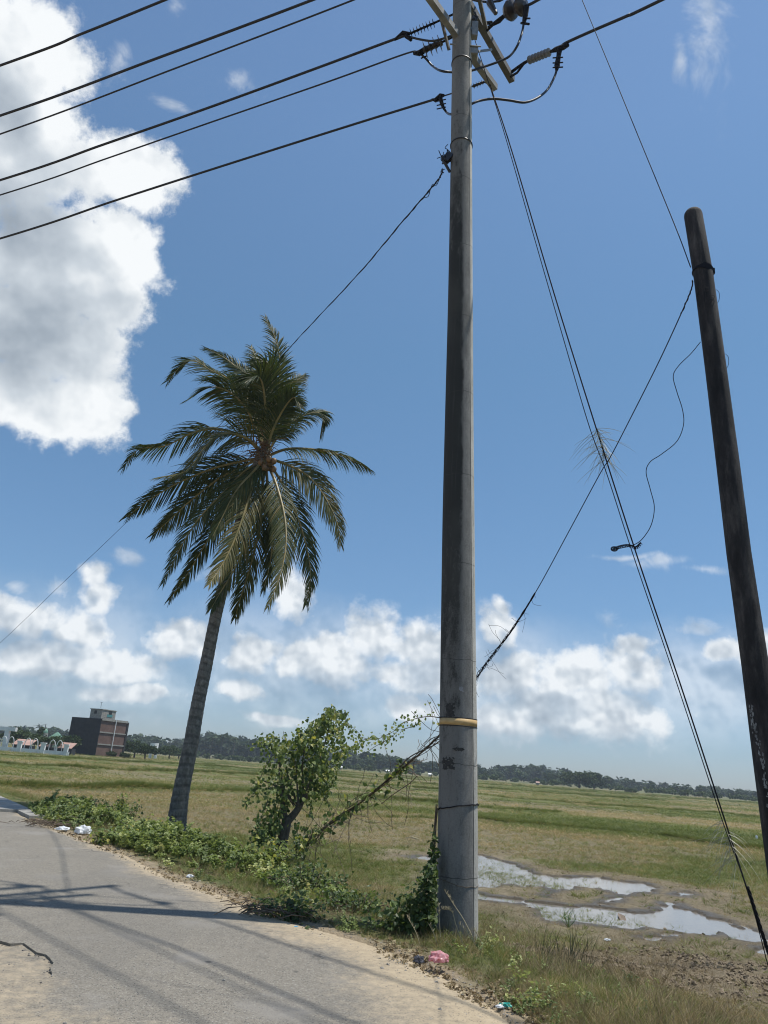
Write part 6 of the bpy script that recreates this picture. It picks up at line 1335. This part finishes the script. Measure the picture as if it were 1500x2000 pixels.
# house with green roof and dome
a = PY(72, 1452, 200); b = PY(124, 1455, 200); ap = PY(97, 1430, 200); hs_ = thing('green_roofed_hall', 'hall with a green hipped roof behind the trees at left', 'building', (a[0], a[1], ZF)); w_ = b[0] - a[0]
m_ = MB(); zc = a[2] - .2; m_.add([(a[0], 200, zc), (b[0], 200, zc), (b[0], 200 + w_, zc), (a[0], 200 + w_, zc), (a[0] + w_ * .5, 200 + w_ * .5, ap[2] + .3), (a[0], 200, zc - .2), (b[0], 200, zc - .2), (b[0], 200 + w_, zc - .2), (a[0], 200 + w_, zc - .2)], [(0, 1, 4), (1, 2, 4), (2, 3, 4), (3, 0, 4), (5, 6, 1, 0), (6, 7, 2, 1), (7, 8, 3, 2), (8, 5, 0, 3)]); m_.build('roof', MT['green_roof'], hs_)
m_ = MB(); m_.box(((a[0] + b[0]) / 2, 200 + w_ / 2, (ZF + zc) / 2 - .1), (w_ * .92, w_ * .92, zc - ZF - .3)); m_.build('wall', MT['white'], hs_)
dm = thing('green_dome', 'small green dome beside the slim cypress', 'dome', PY(87, 1452, 205)); o = PY(86.5, 1430, 205); bm = bmesh.new(); bmesh.ops.create_uvsphere(bm, u_segments=16, v_segments=10, radius=.9)
for v in bm.verts: v.co = Vector((v.co.x + o[0], v.co.y + 205, v.co.z * 1.1 + o[2]))
me = bpy.data.meshes.new('cupola'); bm.to_mesh(me); bm.free(); me.materials.append(MT['green_roof']); link('cupola', me, dm); m_ = MB(); m_.tube([(o[0], 205, ZF), (o[0], 205, o[2] - .2)], 1.0, 12); m_.build('drum', MT['concrete'], dm); m_ = MB(); m_.tube([(o[0], 205, o[2] + .8), (o[0], 205, o[2] + 2)], .08, 6); m_.build('finial', MT['dark'], dm)
# white water tower
D = 200; o = PY(297, 1484, D); tz0 = ZF; z1 = PY(298, 1463, D)[2]; z2 = PY(299, 1451, D)[2]; wt = thing('water_tower', 'small white water tower on legs left of the palm trunk', 'water tower', (o[0], o[1], ZF))
for sx_, sy_ in ((-1, -1), (1, -1), (1, 1), (-1, 1)): m_ = MB(); m_.box((o[0] + sx_ * .65, o[1] + sy_ * .65, (ZF + z1) / 2), (.3, .3, z1 - ZF)); m_.build('leg', MT['white'], wt)
m_ = MB(); m_.tube([(o[0], o[1], z1), (o[0], o[1], z2)], 1.0, 14); m_.build('tank', MT['white'], wt); m_ = MB(); m_.box((o[0], o[1], z1), (2.2, 2.2, .2)); m_.build('platform', MT['white'], wt)
# tiny far houses at the foot of the woods
for px, py, mt, lab in ((1050, 1527, 'pink', 'tiny red-roofed far house below the treeline'), (665, 1496, 'white', 'tiny pale far house right of the vine-covered tree'), (757, 1503, 'white', 'tiny white far shed left of the concrete pole'), (840, 1509, 'white', 'tiny far shed just left of the concrete pole')):
    o = PY(px, py + 3, 330); t = thing('far_house', lab, 'house', (o[0], o[1], ZF)); m_ = MB(); m_.box((o[0], o[1], ZF + .5), (1.1, 1.1, 1.0)); m_.build('wall', MT['concrete'], t); m_ = MB(); m_.add([(o[0] - .8, o[1] - .8, ZF + 1), (o[0] + .8, o[1] - .8, ZF + 1), (o[0] + .8, o[1] + .8, ZF + 1), (o[0] - .8, o[1] + .8, ZF + 1), (o[0] - .8, o[1], ZF + 1.5), (o[0] + .8, o[1], ZF + 1.5)], [(0, 1, 5, 4), (2, 3, 4, 5), (0, 4, 3), (1, 2, 5)]); m_.build('roof', MT[mt], t)

# ------------------------------------------------------------------ the air between here and the woods
hz = bpy.data.materials.new('haze_air'); hz.use_nodes = True; hn = hz.node_tree; hn.nodes.clear()
ho = hn.nodes.new('ShaderNodeOutputMaterial'); hv = hn.nodes.new('ShaderNodeVolumePrincipled'); hv.inputs['Color'].default_value = (.80, .90, 1.0, 1); hv.inputs['Density'].default_value = .00030; hv.inputs['Anisotropy'].default_value = .2
hn.links.new(hv.outputs[0], ho.inputs['Volume'])
m_ = MB(); m_.box((0, 0, 14), (1500, 1500, 32)); tag(m_.build('haze', hz), kind='stuff')
